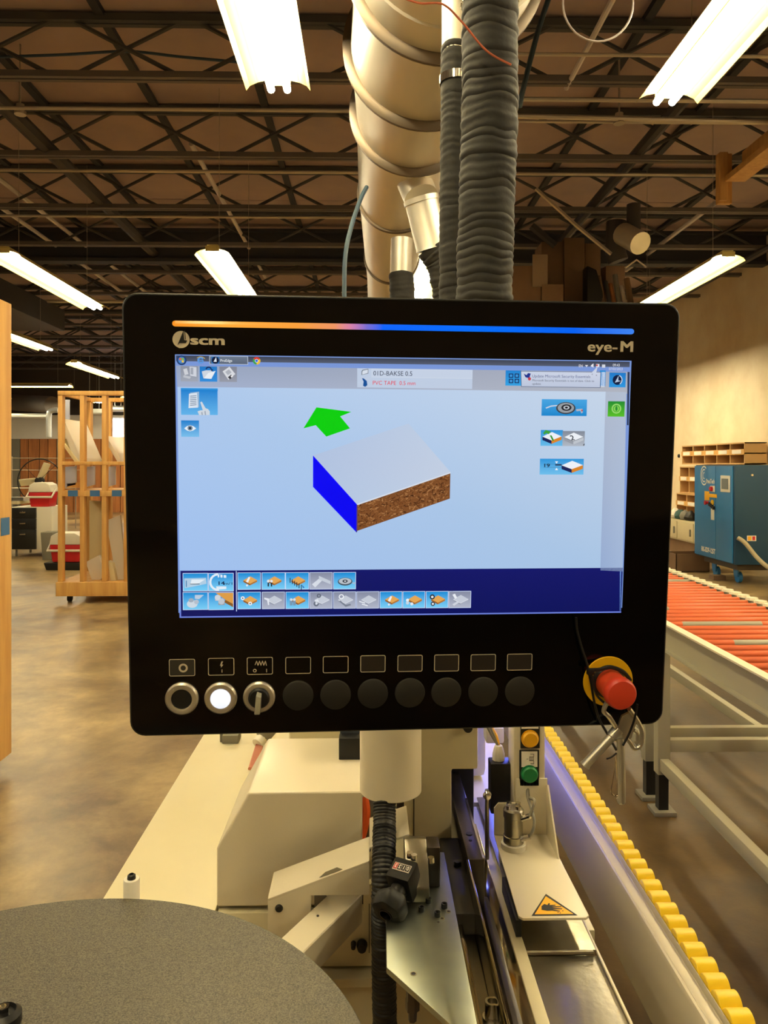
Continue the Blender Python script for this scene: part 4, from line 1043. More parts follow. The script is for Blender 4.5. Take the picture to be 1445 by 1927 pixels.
for k in range(4):
    q = wn_+sd*(-.0095+k*.0063)+u2*.0009
    o = MB().obox(q-ax*.0045, q+ax*.0045, .0052, .0008, u2).build('digit_wheel', M_ink if k < 3 else M_red, kt)
    vs, fs = text_mesh('0123'[k] if k else '0', .02)
    b = MB(); V = [b.bm.verts.new(q+sd*((v[0]-.3)*.007)-ax*((v[1]-.35)*.009)+u2*.0006) for v in vs]
    for f in fs: b.bm.faces.new([V[i] for i in f])
    b.build('digit', M_paper, kt, smooth=False)
MB().cyl(cc+ax*.02, cc+ax*.034, .012, n=20).build('shaft', M_black, kt)
kp = [(0, .031), (.0085, .031), (.009, .062), (.0105, .064), (.02, .062), (.0225, .056), (.0225, .042), (.018, .036), (.012, .031)]
b = MB(); n = 40; b.lathe([(.0075, .052), (.0085, .064), (.012, .065), (.022, .062), (.025, .056), (.025, .044), (.02, .036), (.0, .033)], cc, ax, 40)
for v in b.bm.verts:
    rel = v.co-cc; h_ = rel.dot(ax); rad = rel-ax*h_
    if rad.length > .019:
        a_ = math.atan2(rad.dot(u2), rad.dot(sd)); v.co = cc+ax*h_+rad*(1-.10*(.5+.5*math.cos(6*a_)))
b.build('hand_knob', M_knob, kt)
MB().lathe([(0, .053), (.0075, .053), (.0085, .0655), (.0095, .0655), (.0095, .05)], cc, ax, 24).build('knob_bore', M_darksteel, kt)

# disc
DC = Vector((-.328, .645, D(.555)))
dd = thing('coil_disc', (DC.x, DC.y, DC.z), 'large speckled dark grey disc in the lower left foreground', 'disc')
MB().lathe([(0, 0), (.337, 0), (.34, .001), (.34, .004), (.339, .005), (0, .005)], DC, (0, 0, 1), 160).build('plate', M_speckle, dd)
q = atZ(6, 1924, DC.z+.006)
MB().lathe([(0, 0), (.017, 0), (.017, .008), (.012, .012), (.011, .008), (0, .008)], q, (0, 0, 1), 28).build('hub', M_black, dd)
MB().lathe([(0, .008), (.006, .008), (.006, .016), (.004, .016), (.004, .011), (0, .011)], q, (0, 0, 1), 6).build('hub_bolt', M_chrome, dd)
MB().lathe([(0, 0), (.03, 0), (.03, .11), (0, .11)], (DC.x, DC.y, DC.z-.112), (0, 0, 1), 24).build('spindle', M_black, dd)
q = atY(247.5, 1692, .997)
rp = thing('guide_roller', (q.x, q.y, q.z-.03), 'small white plastic roller with black screw behind the speckled disc', 'roller')
MB().lathe([(0, -.06), (.0102, -.06), (.0102, .0255), (.0095, .0265), (0, .0265)], q, (0, 0, 1), 24).build('sleeve', M_white, rp)
MB().lathe([(0, .0265), (.0055, .0265), (.005, .031), (.003, .0325), (.0028, .029), (0, .029)], q, (0, 0, 1), 16).build('screw', M_black, rp)
MB().box(q.x-.008, q.x+.008, q.y-.4, q.y+.01, q.z-.072, q.z-.06).build('roller_arm', M_beige, rp, .002)

# support rail with yellow wheels
rt = thing('roller_rail', (.43, 2.0, .6), 'long pale aluminium rail carrying a row of yellow wheels', 'rail')
RY0, RY1 = .62, 3.4
b = MB(); b.prism([(.403, D(.797)), (.403, D(.680)), (.406, D(.674)), (.4095, D(.673)), (.413, D(.678)), (.417, D(.698)), (.443, D(.700)), (.4435, D(.689)), (.4455, D(.689)), (.4455, D(.72)), (.474, D(.73)), (.474, D(.80))], 'y', RY0, RY1)
b.build('beam', mat('grey beige anodised rail', (178, 170, 152), .36, .15), rt, .0012)
MB().box(.474, .4755, RY0, RY1, D(.74), D(.700)).build('outer_strip', M_alu, rt)
me = None
ry = .952-.0333*9
k = 0
wheelme = None
while ry < 3.3 and k < 90:
    if wheelme is None:
        b = MB()
        b.lathe([(0, -.012), (.006, -.012), (.006, -.0145), (.0158, -.0145), (.0166, -.0137), (.0168, -.010), (.0168, .0135), (.016, .0145), (.006, .0145), (.006, .012), (0, .012)], (0, 0, 0), (1, 0, 0), 24)
        o = b.build('wheel', M_yellow, rt, local=True); wheelme = o.data
    else:
        o = bpy.data.objects.new('wheel', wheelme); COL.objects.link(o); o.parent = rt
    o.location = Vector((.4605, ry, D(.6965)))-Vector(rt.location)
    ry += .0333; k += 1
for y in (1.9, 3.2):
    box('post', M_alu, .42, .46, y, y+.05, 0, D(.80), rt, .003)
for y in (1.95, 2.9): box('bracket', M_beige, .33, .42, y, y+.04, D(.80), D(.76), rt, .002)
# blue led strip under the rear cover
ls = thing('led_strip', (.335, 2.0, D(.46)), 'blue led strip hidden under the machine cover, tinting the rail', 'lamp')
box('housing', M_alu, .262, .345, 1.46, 2.7, D(.455), D(.45), ls)
box('led', M_led, .30, .34, 1.47, 2.6, D(.458), D(.4552), ls)
ls2 = thing('led_strip', (.2, 1.5, D(.38)), 'blue led strip inside the opening behind the monitor', 'lamp')
box('housing', M_alu, .186, .23, 1.505, 1.515, D(.39), D(.38), ls2)
box('led', M_led, .19, .226, 1.505, 1.515, D(.3905), D(.39), ls2)

# ================================================================== MONITOR
tv = Vector((-.21225, .11233, -.78310)); r1 = Vector((.99470, -.0032, -.07664)).normalized(); r2 = Vector((.0099, .9984, .08837))
r2 = (r2-r1*r2.dot(r1)).normalized(); nn = r1.cross(r2)
def c2w(v): return CR @ v
O_ = Vector((0, 0, H))+c2w(tv)             # top left corner of the display
X_ = c2w(r1); Z_ = c2w(r2); N_ = c2w(nn)   # N_ points to the viewer
def Q(px, py):
    d = ray(px, py); k = (O_-Vector((0, 0, H))).dot(N_)/d.dot(N_)
    p = Vector((0, 0, H))+d*k-O_
    return p.dot(X_), p.dot(Z_)
SW, SH = .4766, .268
cu = (Q(234, 960)[0]+Q(1262, 960)[0])/2
u0 = Q(236, 960)[0]; u1 = Q(1264.5, 960)[0]; v1 = Q(755, 560)[1]; v0 = Q(755, 1375)[1]
mon = thing('control_monitor', tuple(O_+X_*((u0+u1)/2)+Z_*v0), 'black touch-screen control monitor with lit display filling the centre', 'monitor')
mw = Matrix(((X_.x, -N_.x, Z_.x), (X_.y, -N_.y, Z_.y), (X_.z, -N_.z, Z_.z)))
mon.matrix_world = Matrix.Translation(mon.location) @ mw.to_4x4()
cuu = (u0+u1)/2
def L3(u, v, d=0): return (u-cuu, -d, v-v0)   # d = height above glass toward viewer
b = MB(); b.prism([L3(u, v)[0::2] for u, v in rrect(u0, v0, u1, v1, .016, 6)], 'y', .0, .042)
b.build('housing', M_black, mon, .003, local=True, seg=3)
b = MB(); b.prism([L3(u, v)[0::2] for u, v in rrect(u0+.0025, v0+.0025, u1-.0025, v1-.0025, .0145, 6)], 'y', -.0006, .0)
b.build('glass_front', M_glass, mon, local=True)
b = MB(); b.box(-.1, .1, .042, .075, .12, .3); b.build('rear_bracket', M_black, mon, .004, local=True)

class Ink:
    def __init__(s, d0=.0008): s.v = []; s.f = []; s.c = []; s.d0 = d0
    def poly(s, uv, col, lay=0, cols=None):
        n = len(s.v); s.v += [L3(u, v, s.d0+lay*.00006) for u, v in uv]; s.f.append(list(range(n, n+len(uv))))
        s.c += [(*lin(c_ or (0, 0, 0)), 1) for c_ in (cols or [col]*len(uv))]
    def pp(s, pts, col, lay=0, cols=None): s.poly([Q(*p_) for p_ in pts], col, lay, cols)
    def rect(s, x0, y0, x1, y1, col, lay=0, bot=None):
        a_ = Q(x0, y0); c_ = Q(x1, y1)
        cl = None if bot is None else [col, col, bot, bot]
        s.poly([(a_[0], a_[1]), (c_[0], a_[1]), (c_[0], c_[1]), (a_[0], c_[1])], col, lay, cl)
    def disc(s, px, py, rp, col, lay=0, asp=1., n=20):
        u, v = Q(px, py); r = rp*.000555
        s.poly([(u+r*math.cos(2*PI*i/n), v+r*asp*math.sin(2*PI*i/n)) for i in range(n)], col, lay)
    def ring(s, px, py, r0, r1_, col, lay=0, asp=1., n=20, a0=0, a1=2*PI):
        u, v = Q(px, py); k = .000555
        for i in range(n):
            A = a0+(a1-a0)*i/n; B = a0+(a1-a0)*(i+1)/n
            s.poly([(u+r0*k*math.cos(A), v+r0*k*asp*math.sin(A)), (u+r1_*k*math.cos(A), v+r1_*k*asp*math.sin(A)), (u+r1_*k*math.cos(B), v+r1_*k*asp*math.sin(B)), (u+r0*k*math.cos(B), v+r0*k*asp*math.sin(B))], col, lay)
    def text(s, txt, px, py, hp, col, lay=3, bold=0., wid=None, shear=0):
        """hp: capital height in photo pixels, (px,py): baseline left, wid: total width in photo pixels"""
        vs, fs = text_mesh(txt, 0, shear)
        u, v = Q(px, py); sc = hp*.000555/.70
        sx = sc
        if wid:
            mx = max(q[0] for q in vs); mn = min(q[0] for q in vs); sx = (Q(px+wid, py)[0]-u)/(mx-mn)
        for j, (bx, by) in enumerate(((0, 0),) if bold < .008 else ((-1, -1), (1, -1), (1, 1), (-1, 1), (0, 0))):
            n = len(s.v); s.v += [L3(u+(q[0]+bx*bold)*sx, v+(q[1]+by*bold*.7)*sc, s.d0+lay*.00006+j*.000004) for q in vs]
            s.c += [(*lin(col or (0, 0, 0)), 1)]*len(vs)
            s.f += [[n+i for i in f] for f in fs]
    def build(s, name, m, par=mon):
        me = bpy.data.meshes.new(name); me.from_pydata(s.v, [], s.f)
        at = me.color_attributes.new('ink', 'FLOAT_COLOR', 'POINT')
        for i, c_ in enumerate(s.c): at.data[i].color = c_
        me.materials.append(m); me.update()
        o = bpy.data.objects.new(name, me); COL.objects.link(o); o.parent = par; return o

# --- display picture
k_ = Ink(.0008)
k_.poly([(0, 0), (SW, 0), (SW, -SH), (0, -SH)], (120, 150, 215), 0)
k_.rect(331.5, 669, 1184, 691, (60, 66, 82), 1, (84, 92, 112))
k_.pp([(331.5, 688), (1184.5, 700), (1183, 741), (334, 728)], 0, 1, [(150, 164, 192), (168, 172, 186), (176, 180, 192), (160, 174, 204)])
k_.pp([(334, 728), (1139, 737), (1129, 1073), (338, 1073)], 0, 2, [(172, 200, 236), (196, 212, 232), (168, 196, 228), (160, 192, 238)])
k_.pp([(1139, 737), (1178, 738), (1171, 1075), (1129, 1073)], 0, 3, [(176, 186, 204), (178, 190, 210), (160, 182, 216), (150, 172, 210)])
k_.rect(340, 1074, 1168, 1150, (18, 22, 104), 3, (10, 18, 92))
k_.rect(338, 1150.5, 1168, 1152.5, (110, 130, 220), 2)
k_.pp([(1165.5, 1074), (1168.5, 1074), (1167.5, 1149), (1165, 1149)], (120, 160, 230), 3)
k_.pp([(1180, 700), (1184, 700), (1182, 800), (1179, 800)], (40, 52, 84), 3)
# taskbar
k_.disc(342, 678, 9, (30, 60, 110), 4); k_.disc(342, 678, 6.5, (70, 120, 180), 5)
for dx, dy, c_ in ((-2.4, -2.2, (226, 110, 60)), (2.2, -2.2, (130, 190, 70)), (-2.4, 2.2, (70, 140, 220)), (2.2, 2.2, (240, 200, 70))): k_.rect(342+dx-2, 678+dy-2, 342+dx+2, 678+dy+2, c_, 6)
k_.ring(378, 678, 3.2, 6.2, (90, 150, 220), 4, a0=.5, a1=6.0); k_.rect(374, 677, 383, 679, (90, 150, 220), 4); k_.ring(378, 677, 7, 8.3, (214, 180, 80), 5, asp=.7, a0=.3, a1=2.6)
k_.rect(394, 669.5, 467, 686.5, (190, 200, 215), 3); k_.rect(395, 670.5, 466, 685.5, (110, 122, 140), 4, (86, 98, 118))
k_.rect(398, 671, 413, 685, (40, 110, 180), 5); k_.disc(405.5, 678, 6.5, (14, 28, 60), 6); k_.pp([(402, 681), (407, 672), (408, 681)], (220, 230, 240), 7)
k_.text('ProEdge', 414.5, 681, 5, (225, 230, 235), 5, .01, 22)
for c_, a0 in (((214, 60, 50), .5), ((240, 190, 50), -1.6), ((60, 160, 80), 2.6)): k_.ring(483, 679, 2.4, 7, c_, 4, a0=a0, a1=a0+2.1, n=8)
k_.disc(483, 679, 3.2, (235, 235, 245), 5); k_.disc(483, 679, 2.4, (50, 110, 225), 6)
k_.text('EN', 1088, 691, 5, (220, 220, 225), 5, .01, 7); k_.pp([(1100, 687), (1106, 687), (1103, 691)], (220, 220, 225), 5)
k_.pp([(1111, 688), (1113, 686), (1116, 684), (1116, 692), (1113, 690), (1111, 690)], (230, 230, 235), 5)
k_.rect(1121, 685, 1127, 691, (225, 225, 232), 5); k_.rect(1121, 686, 1124, 689, (200, 60, 60), 6)
k_.rect(1132, 686, 1138, 692, (210, 214, 222), 5)
k_.text('09:43', 1152, 689.5, 5, (230, 232, 238), 5, .0, 13); k_.text('07/02/2023', 1144.5, 696.5, 5, (220, 222, 230), 5, 0., 26)
# small toolbar
for x0, c_ in ((340, (138, 144, 158)), (376, (28, 118, 196)), (413, (128, 132, 146))):
    k_.rect(x0, 689 + (x0-340)*.012, x0+33, 718+(x0-340)*.012, c_, 4, tuple(min(255, v+22) for v in c_))
k_.pp([(345, 695), (352, 693), (355, 704), (348, 706)], (205, 208, 215), 5); k_.pp([(346, 706), (360, 709), (357, 713), (345, 710)], (190, 194, 202), 5)
k_.pp([(357, 690), (370, 691), (370, 709), (358, 707)], (206, 210, 220), 5); k_.pp([(359, 692), (364, 692), (364, 705), (359, 704)], (160, 166, 178), 6)
k_.pp([(383, 712), (380, 699), (388, 697), (399, 697), (400, 701), (396, 713)], (205, 212, 222), 5); k_.pp([(384, 712), (392, 702), (406, 698), (398, 713)], (232, 236, 242), 6)
k_.ring(393, 696, 3.5, 6, (16, 40, 92), 7, a0=.4, a1=2.9); k_.pp([(397, 694), (402, 696), (398, 699)], (16, 40, 92), 7)
k_.pp([(419, 699), (432, 690), (443, 704), (430, 715)], (216, 218, 224), 5); k_.pp([(424, 700), (431, 695), (436, 701), (429, 706)], (172, 176, 186), 6); k_.pp([(429, 710), (435, 705), (439, 709), (433, 714)], (60, 62, 70), 6); k_.pp([(434, 708), (437, 706), (439, 708.5), (436, 711)], (235, 235, 238), 7)
# programme name field
k_.pp([(672, 693), (889, 696), (888, 732), (672, 729)], (190, 204, 226), 4); k_.pp([(699, 694), (888, 697), (888, 713), (699, 710)], (206, 216, 232), 5); k_.pp([(700, 695), (887, 698), (887, 712), (700, 709)], (196, 208, 228), 6)
k_.text('01D-BAKSE 0.5', 702, 706.5, 8.5, (50, 56, 78), 8, .004, 73)
k_.text('PVC TAPE  0.5 mm', 700.5, 724, 7.5, (224, 52, 70), 8, .0, 80)
k_.pp([(680, 699), (682, 696), (693, 694), (693, 703), (680, 706)], (120, 128, 140), 6); k_.pp([(681.5, 700), (683, 697.5), (692, 695.5), (692, 702), (681.5, 705)], (214, 222, 234), 7)
k_.pp([(681, 712), (684, 712), (690, 717), (691, 725), (687, 728), (683, 726), (684, 718)], (20, 80, 150), 7)
# balloon
k_.rect(951, 697, 980, 726, (30, 130, 208), 4, (50, 160, 226))
for a_, c_ in ((957, 703), (968, 703), (957, 713), (968, 713)):
    k_.rect(a_, c_, a_+8, c_+8, (16, 36, 84), 5); k_.rect(a_+1.6, c_+1.6, a_+6.4, c_+6.4, (60, 150, 220), 6)
k_.rect(1128, 697, 1138, 727, (40, 140, 214), 4); k_.rect(1131, 700, 1137, 728, (225, 232, 240), 4)
k_.pp([(979, 698), (1130, 700), (1129, 730), (980, 728)], (90, 104, 130), 6); k_.pp([(980, 699), (1129, 701), (1128, 729), (981, 727)], 0, 7, [(202, 210, 228), (205, 212, 230), (188, 198, 220), (188, 198, 220)])
k_.pp([(1112, 702), (1124, 689), (1121, 702)], (202, 210, 228), 7)
k_.text('Update Microsoft Security Essentials', 1000.5, 710.2, 5.4, (80, 92, 140), 9, .004, 109); k_.text('Microsoft Security Essentials is not of date. Click to', 1000.5, 717.6, 4, (84, 90, 110), 9, 0, 116); k_.text('update.', 1000.5, 724, 4, (84, 90, 110), 9, 0, 17)
k_.pp([(985, 703), (990, 706), (993, 702), (998, 703), (996, 709), (998, 714), (992, 711), (988, 710)], (30, 50, 140), 9); k_.disc(995.5, 713, 3, (200, 60, 70), 10)
k_.text('x', 1120, 707.5, 4, (90, 96, 120), 9); k_.text('*', 1112, 708, 5, (90, 96, 120), 9)
# right toolbar buttons
k_.rect(1146, 701, 1176, 729, (30, 120, 200), 5, (44, 150, 222)); k_.ring(1161, 715, 0, 9.5, (14, 30, 66), 6); k_.pp([(1156, 720), (1163, 707), (1162.5, 716), (1168, 717)], (180, 200, 224), 7); k_.ring(1161, 715, 8, 9.8, (200, 215, 235), 7, a0=-1, a1=1.2)
k_.rect(1143.5, 755, 1174, 784, (30, 140, 50), 5, (86, 190, 40)); k_.ring(1159, 769, 7, 9.6, (150, 216, 110), 6); k_.disc(1159, 769, 5.5, (130, 208, 84), 6); k_.pp([(1157, 771), (1157, 767), (1159, 763), (1161, 767), (1161, 771), (1159, 774)], (40, 140, 50), 7)
# left buttons
def bbtn(x0, y0, x1, y1, t_=(16, 124, 206), b_=(96, 178, 234), lay=4): k_.rect(x0, y0, x1, y1, t_, lay, b_)
bbtn(340.5, 730, 410, 781)
k_.rect(340.5, 730, 410, 736, (60, 156, 224), 5, (16, 124, 206))
k_.pp([(358, 739), (375, 737), (375, 766), (356, 767)], (150, 180, 210), 5); k_.pp([(356, 741), (371, 739), (373, 767), (355, 768)], (216, 226, 238), 6)
for k in range(6): k_.pp([(358, 745+k*3.4), (370, 744+k*3.4), (370, 745.2+k*3.4), (358, 746.2+k*3.4)], (90, 112, 140), 7)
k_.pp([(377, 757), (380, 755.5), (387, 768), (392, 770), (395, 774), (395, 781), (375, 781), (372, 774), (378, 772), (382, 772)], (206, 214, 224), 7); k_.pp([(385, 774), (386, 781), (388, 781), (387, 773)], (150, 160, 175), 8); k_.pp([(379, 776), (380, 781), (382, 781), (381, 775)], (150, 160, 175), 8)
bbtn(341, 791, 375, 822, (20, 126, 206), (120, 190, 236))
k_.pp([(347, 806), (352, 802), (358, 800), (364, 802), (369.5, 806), (364, 810), (358, 811.5), (352, 810)], (232, 238, 244), 6); k_.disc(358, 805.5, 4.6, (110, 130, 150), 7); k_.disc(358, 805.5, 2, (16, 20, 30), 8)
# arrow and board
k_.pp([(595.5, 766.5), (661, 775), (640, 783.5), (658.5, 806), (614, 821.5), (594, 800), (571, 806)], (0, 206, 12), 6)
k_.pp([(589, 857), (768.5, 797), (848, 889), (671.5, 949)], 0, 6, [(176, 194, 224), (186, 202, 226), (194, 206, 226), (182, 200, 226)])
k_.pp([(589, 857), (671.5, 949), (671, 1002), (589, 916)], (0, 0, 244), 7)
A = (671.5, 949); B = (847, 889); C_ = (846, 938); Dd = (671, 999)
rs = random.Random(3)
k_.pp([A, B, C_, Dd], (124, 76, 40), 7)
for k in range(760):
    s_ = rs.uniform(.012, .985); tt_ = rs.uniform(.04, .95); a_ = rs.gauss(-.35, .7); l_ = rs.uniform(2, 8); w_ = rs.uniform(.6, 1.9)
    cx = A[0]+(B[0]-A[0])*s_; cy = A[1]+(B[1]-A[1])*s_+(Dd[1]-A[1]+(C_[1]-B[1]-Dd[1]+A[1])*s_)*tt_
    top = A[1]+(B[1]-A[1])*s_+2.4; botm = Dd[1]+(C_[1]-Dd[1])*s_-2.4
    g_ = rs.choice(((92, 52, 26), (150, 98, 54), (70, 38, 20), (176, 124, 76), (120, 70, 34), (136, 86, 48)))
    P4 = []
    for sx, sy in ((-1, -1), (1, -1), (1, 1), (-1, 1)):
        X4 = cx+sx*l_/2*math.cos(a_)-sy*w_/2*math.sin(a_); Y4 = cy+sx*l_/2*math.sin(a_)+sy*w_/2*math.cos(a_)
        X4 = min(max(X4, 673), 845); s2 = (X4-A[0])/(B[0]-A[0])
        Y4 = min(max(Y4, A[1]+(B[1]-A[1])*s2+1), Dd[1]+(C_[1]-Dd[1])*s2-1); P4.append((X4, Y4))
    k_.pp(P4, g_, 8+k % 5)
k_.pp([(671.5, 948), (847, 888), (847, 890.5), (671.5, 950.5)], (214, 222, 234), 14)
k_.pp([(670.5, 949), (672.3, 949), (672, 1000), (670, 1002)], (70, 50, 130), 14)
# right icons
bbtn(1019, 751, 1103, 783, (70, 164, 224), (20, 134, 206)); 
k_.pp([(1026, 767), (1036, 763), (1048, 762), (1048, 764), (1036, 765.5), (1027, 769)], (200, 210, 224), 6); k_.disc(1064, 768, 19, (60, 64, 70), 6, asp=.6, n=24); k_.disc(1064, 767.5, 16, (150, 156, 162), 7, asp=.6, n=24); k_.disc(1065, 767, 10, (34, 36, 42), 8, asp=.62, n=20); k_.disc(1065, 767, 6, (190, 196, 204), 9, asp=.62); k_.disc(1065, 767, 3, (20, 22, 30), 10, asp=.62)
k_.pp([(1083, 770), (1095, 769), (1096, 776), (1093, 778), (1091, 773), (1084, 774)], (170, 180, 196), 8); k_.rect(1093, 771, 1095.5, 774, (200, 60, 50), 9)
bbtn(1017, 809, 1058, 839, (40, 144, 214), (100, 186, 234)); k_.rect(1058, 811, 1099, 839.5, (128, 136, 150), 4, (176, 184, 196))
def iso(cx, cy, w_, h_, top=(236, 240, 246), l=(20, 34, 90), r=(216, 132, 40), th=6, lay=6, edge=None):
    T = (cx, cy-h_); R_ = (cx+w_, cy-h_*.1); B_ = (cx-w_*.05, cy+h_*.75); L_ = (cx-w_, cy-h_*.05)
    k_.pp([L_, T, R_, B_], top, lay); k_.pp([L_, B_, (B_[0], B_[1]+th), (L_[0], L_[1]+th)], l, lay); k_.pp([B_, R_, (R_[0], R_[1]+th), (B_[0], B_[1]+th)], r, lay)
    if edge:
        k_.pp([L_, B_, (B_[0], B_[1]+.9), (L_[0], L_[1]+.9)], edge, lay+1); k_.pp([B_, R_, (R_[0], R_[1]+.9), (B_[0], B_[1]+.9)], edge, lay+1)
iso(1038, 822, 18, 9, th=6.5); k_.text('1', 1035, 829, 10, (50, 150, 50), 8, .03, 7, shear=-.35); k_.pp([(1021, 815), (1026, 809), (1036, 812), (1032, 817), (1027, 815), (1024, 818)], (60, 160, 60), 8)
iso(1079, 823, 18, 9, l=(150, 156, 166), r=(190, 196, 204), th=6.5, edge=(90, 96, 108)); k_.text('2', 1074, 828, 9, (70, 74, 84), 8, .03, 9, shear=-.35); k_.pp([(1096, 838), (1099, 834), (1099, 838)], (20, 20, 30), 8)
bbtn(1015.5, 863, 1097, 893, (40, 148, 218), (110, 190, 236)); iso(1076, 876, 20, 9, th=7); k_.text('19', 1021, 878.5, 6.2, (14, 20, 40), 8, .02, 10)
k_.rect(1044, 873, 1056, 876, (40, 60, 90), 7); k_.pp([(1043.5, 868), (1049.5, 868), (1046.5, 872.5)], (230, 238, 246), 8); k_.pp([(1043.5, 884.5), (1049.5, 884.5), (1046.5, 880)], (230, 238, 246), 8)
for yy in (873, 879): k_.rect(1022, yy, 1056, yy+.5, (60, 90, 130), 7)
# bottom icons
SK = (6, 138, 214); SK2 = (120, 206, 246)
def sk(x0, y0, x1, y1, grey=False):
    k_.rect(x0-1, y0-1, x1+1, y1+1, (206, 220, 250), 5)
    if grey: k_.rect(x0, y0, x1, y1, (132, 138, 160), 6, (176, 182, 200))
    else: k_.rect(x0, y0, x1, y1, SK, 6, SK2)
sk(345, 1079, 391, 1111); sk(393, 1079, 439, 1111); sk(345, 1115, 391, 1146); sk(393, 1115, 439, 1146)
k_.rect(444, 1074, 446, 1150, (190, 205, 245), 6)
k_.pp([(347, 1088), (388, 1087), (389, 1098), (361, 1104), (348, 1106)], (176, 204, 226), 7); k_.pp([(361, 1090), (386, 1090), (375, 1097), (358, 1100)], (226, 236, 244), 8); k_.rect(358, 1098, 376, 1099, (40, 50, 60), 9); k_.rect(350, 1092, 352, 1104, (70, 130, 180), 8)
k_.ring(411, 1095, 13, 17, (226, 236, 246), 7, a0=1.6, a1=4.8, n=9); k_.pp([(410, 1080), (426, 1082), (426, 1087), (410, 1086)], (226, 236, 246), 7); k_.pp([(407, 1103), (426, 1103), (426, 1108), (408, 1109)], (226, 236, 246), 7)
for xq in (413, 419): k_.rect(xq, 1081, xq+2, 1088, SK, 8)
k_.text('14', 409, 1100, 6.6, (12, 22, 60), 9, .02, 11); k_.text('m/1', 421.5, 1100, 5, (12, 22, 60), 9, 0, 15)
k_.disc(362, 1136, 10, (206, 216, 226), 7, asp=.75); k_.disc(360, 1129, 5, (160, 172, 186), 8, asp=.8); k_.disc(370, 1132, 4.5, (180, 190, 204), 8); k_.pp([(367, 1119), (384, 1119), (375, 1127), (367, 1126)], (190, 204, 222), 8)
k_.pp([(406, 1115), (439, 1115), (439, 1136), (424, 1128)], (220, 156, 72), 7); k_.pp([(424, 1128), (439, 1136), (439, 1142), (422, 1133)], (140, 92, 40), 8); k_.disc(410, 1124, 5.5, (206, 212, 220), 9); k_.disc(417, 1131, 6, (190, 196, 206), 9); k_.rect(405, 1120, 415, 1130, (180, 186, 196), 8); k_.rect(411, 1131, 423, 1138, (150, 156, 166), 8)
def woodicon(cx, cy, s_=1., gap=0):
    iso(cx+2, cy-1, 13*s_, 8*s_, (228, 166, 84), (150, 96, 44), (176, 118, 56), 3.2, 8)
row1 = [(448, 490), (493.5, 536), (538, 580.5), (583.5, 624.5), (628, 668.5)]
ty = lambda x: -(x-450)*.004
for i, (a_, c_) in enumerate(row1):
    sk(a_, 1078+ty(a_), c_, 1108+ty(a_), i == 3)
    cx = (a_+c_)/2; cy = 1093
    if i < 3: woodicon(cx, cy, 1)
    if i == 0: k_.pp([(cx-6, cy+1), (cx-1, cy-8), (cx+2, cy-7), (cx-2, cy+3)], (240, 240, 240), 12); k_.disc(cx-4, cy+8, 2, (230, 235, 240), 12)
    if i == 1:
        for q_ in (-11, -5): k_.rect(cx+q_, cy, cx+q_+2.5, cy+10, (30, 34, 40), 12); k_.disc(cx+q_+1.2, cy, 2.6, (225, 230, 236), 13)
    if i == 2:
        for q_ in range(6): k_.rect(cx-14+q_*4.2, cy-6+q_*2.6, cx-12.5+q_*4.2, cy+3+q_*2.6, (30, 44, 54), 12)
        k_.pp([(cx+8, cy+6), (cx+14, cy+12), (cx+11, cy+13)], (40, 110, 190), 12)
    if i == 3:
        k_.pp([(cx-17, cy+6), (cx-2, cy-6), (cx+3, cy-2), (cx-11, cy+12)], (214, 220, 230), 8); k_.pp([(cx-4, cy-10), (cx+18, cy), (cx+18, cy+6), (cx-4, cy-3)], (196, 204, 216), 9)
    if i == 4:
        k_.disc(cx+1, cy+1, 14, (70, 84, 96), 8, asp=.55); k_.disc(cx+1, cy, 12, (184, 192, 200), 9, asp=.5); k_.disc(cx+1, cy, 5, (50, 56, 66), 10, asp=.6); k_.disc(cx+1, cy, 2.2, (210, 214, 220), 11, asp=.6); k_.pp([(cx+13, cy+3), (cx+20, cy+2), (cx+18, cy+6)], (170, 190, 210), 10)
row2 = [(448, 490, 0), (494, 535, 1), (538.5, 580.5, 0), (583.5, 624.5, 1), (628, 668.5, 1), (671.5, 712, 1), (715.5, 755.5, 0), (758.5, 798.5, 0), (802, 842, 0), (845, 884.5, 1)]
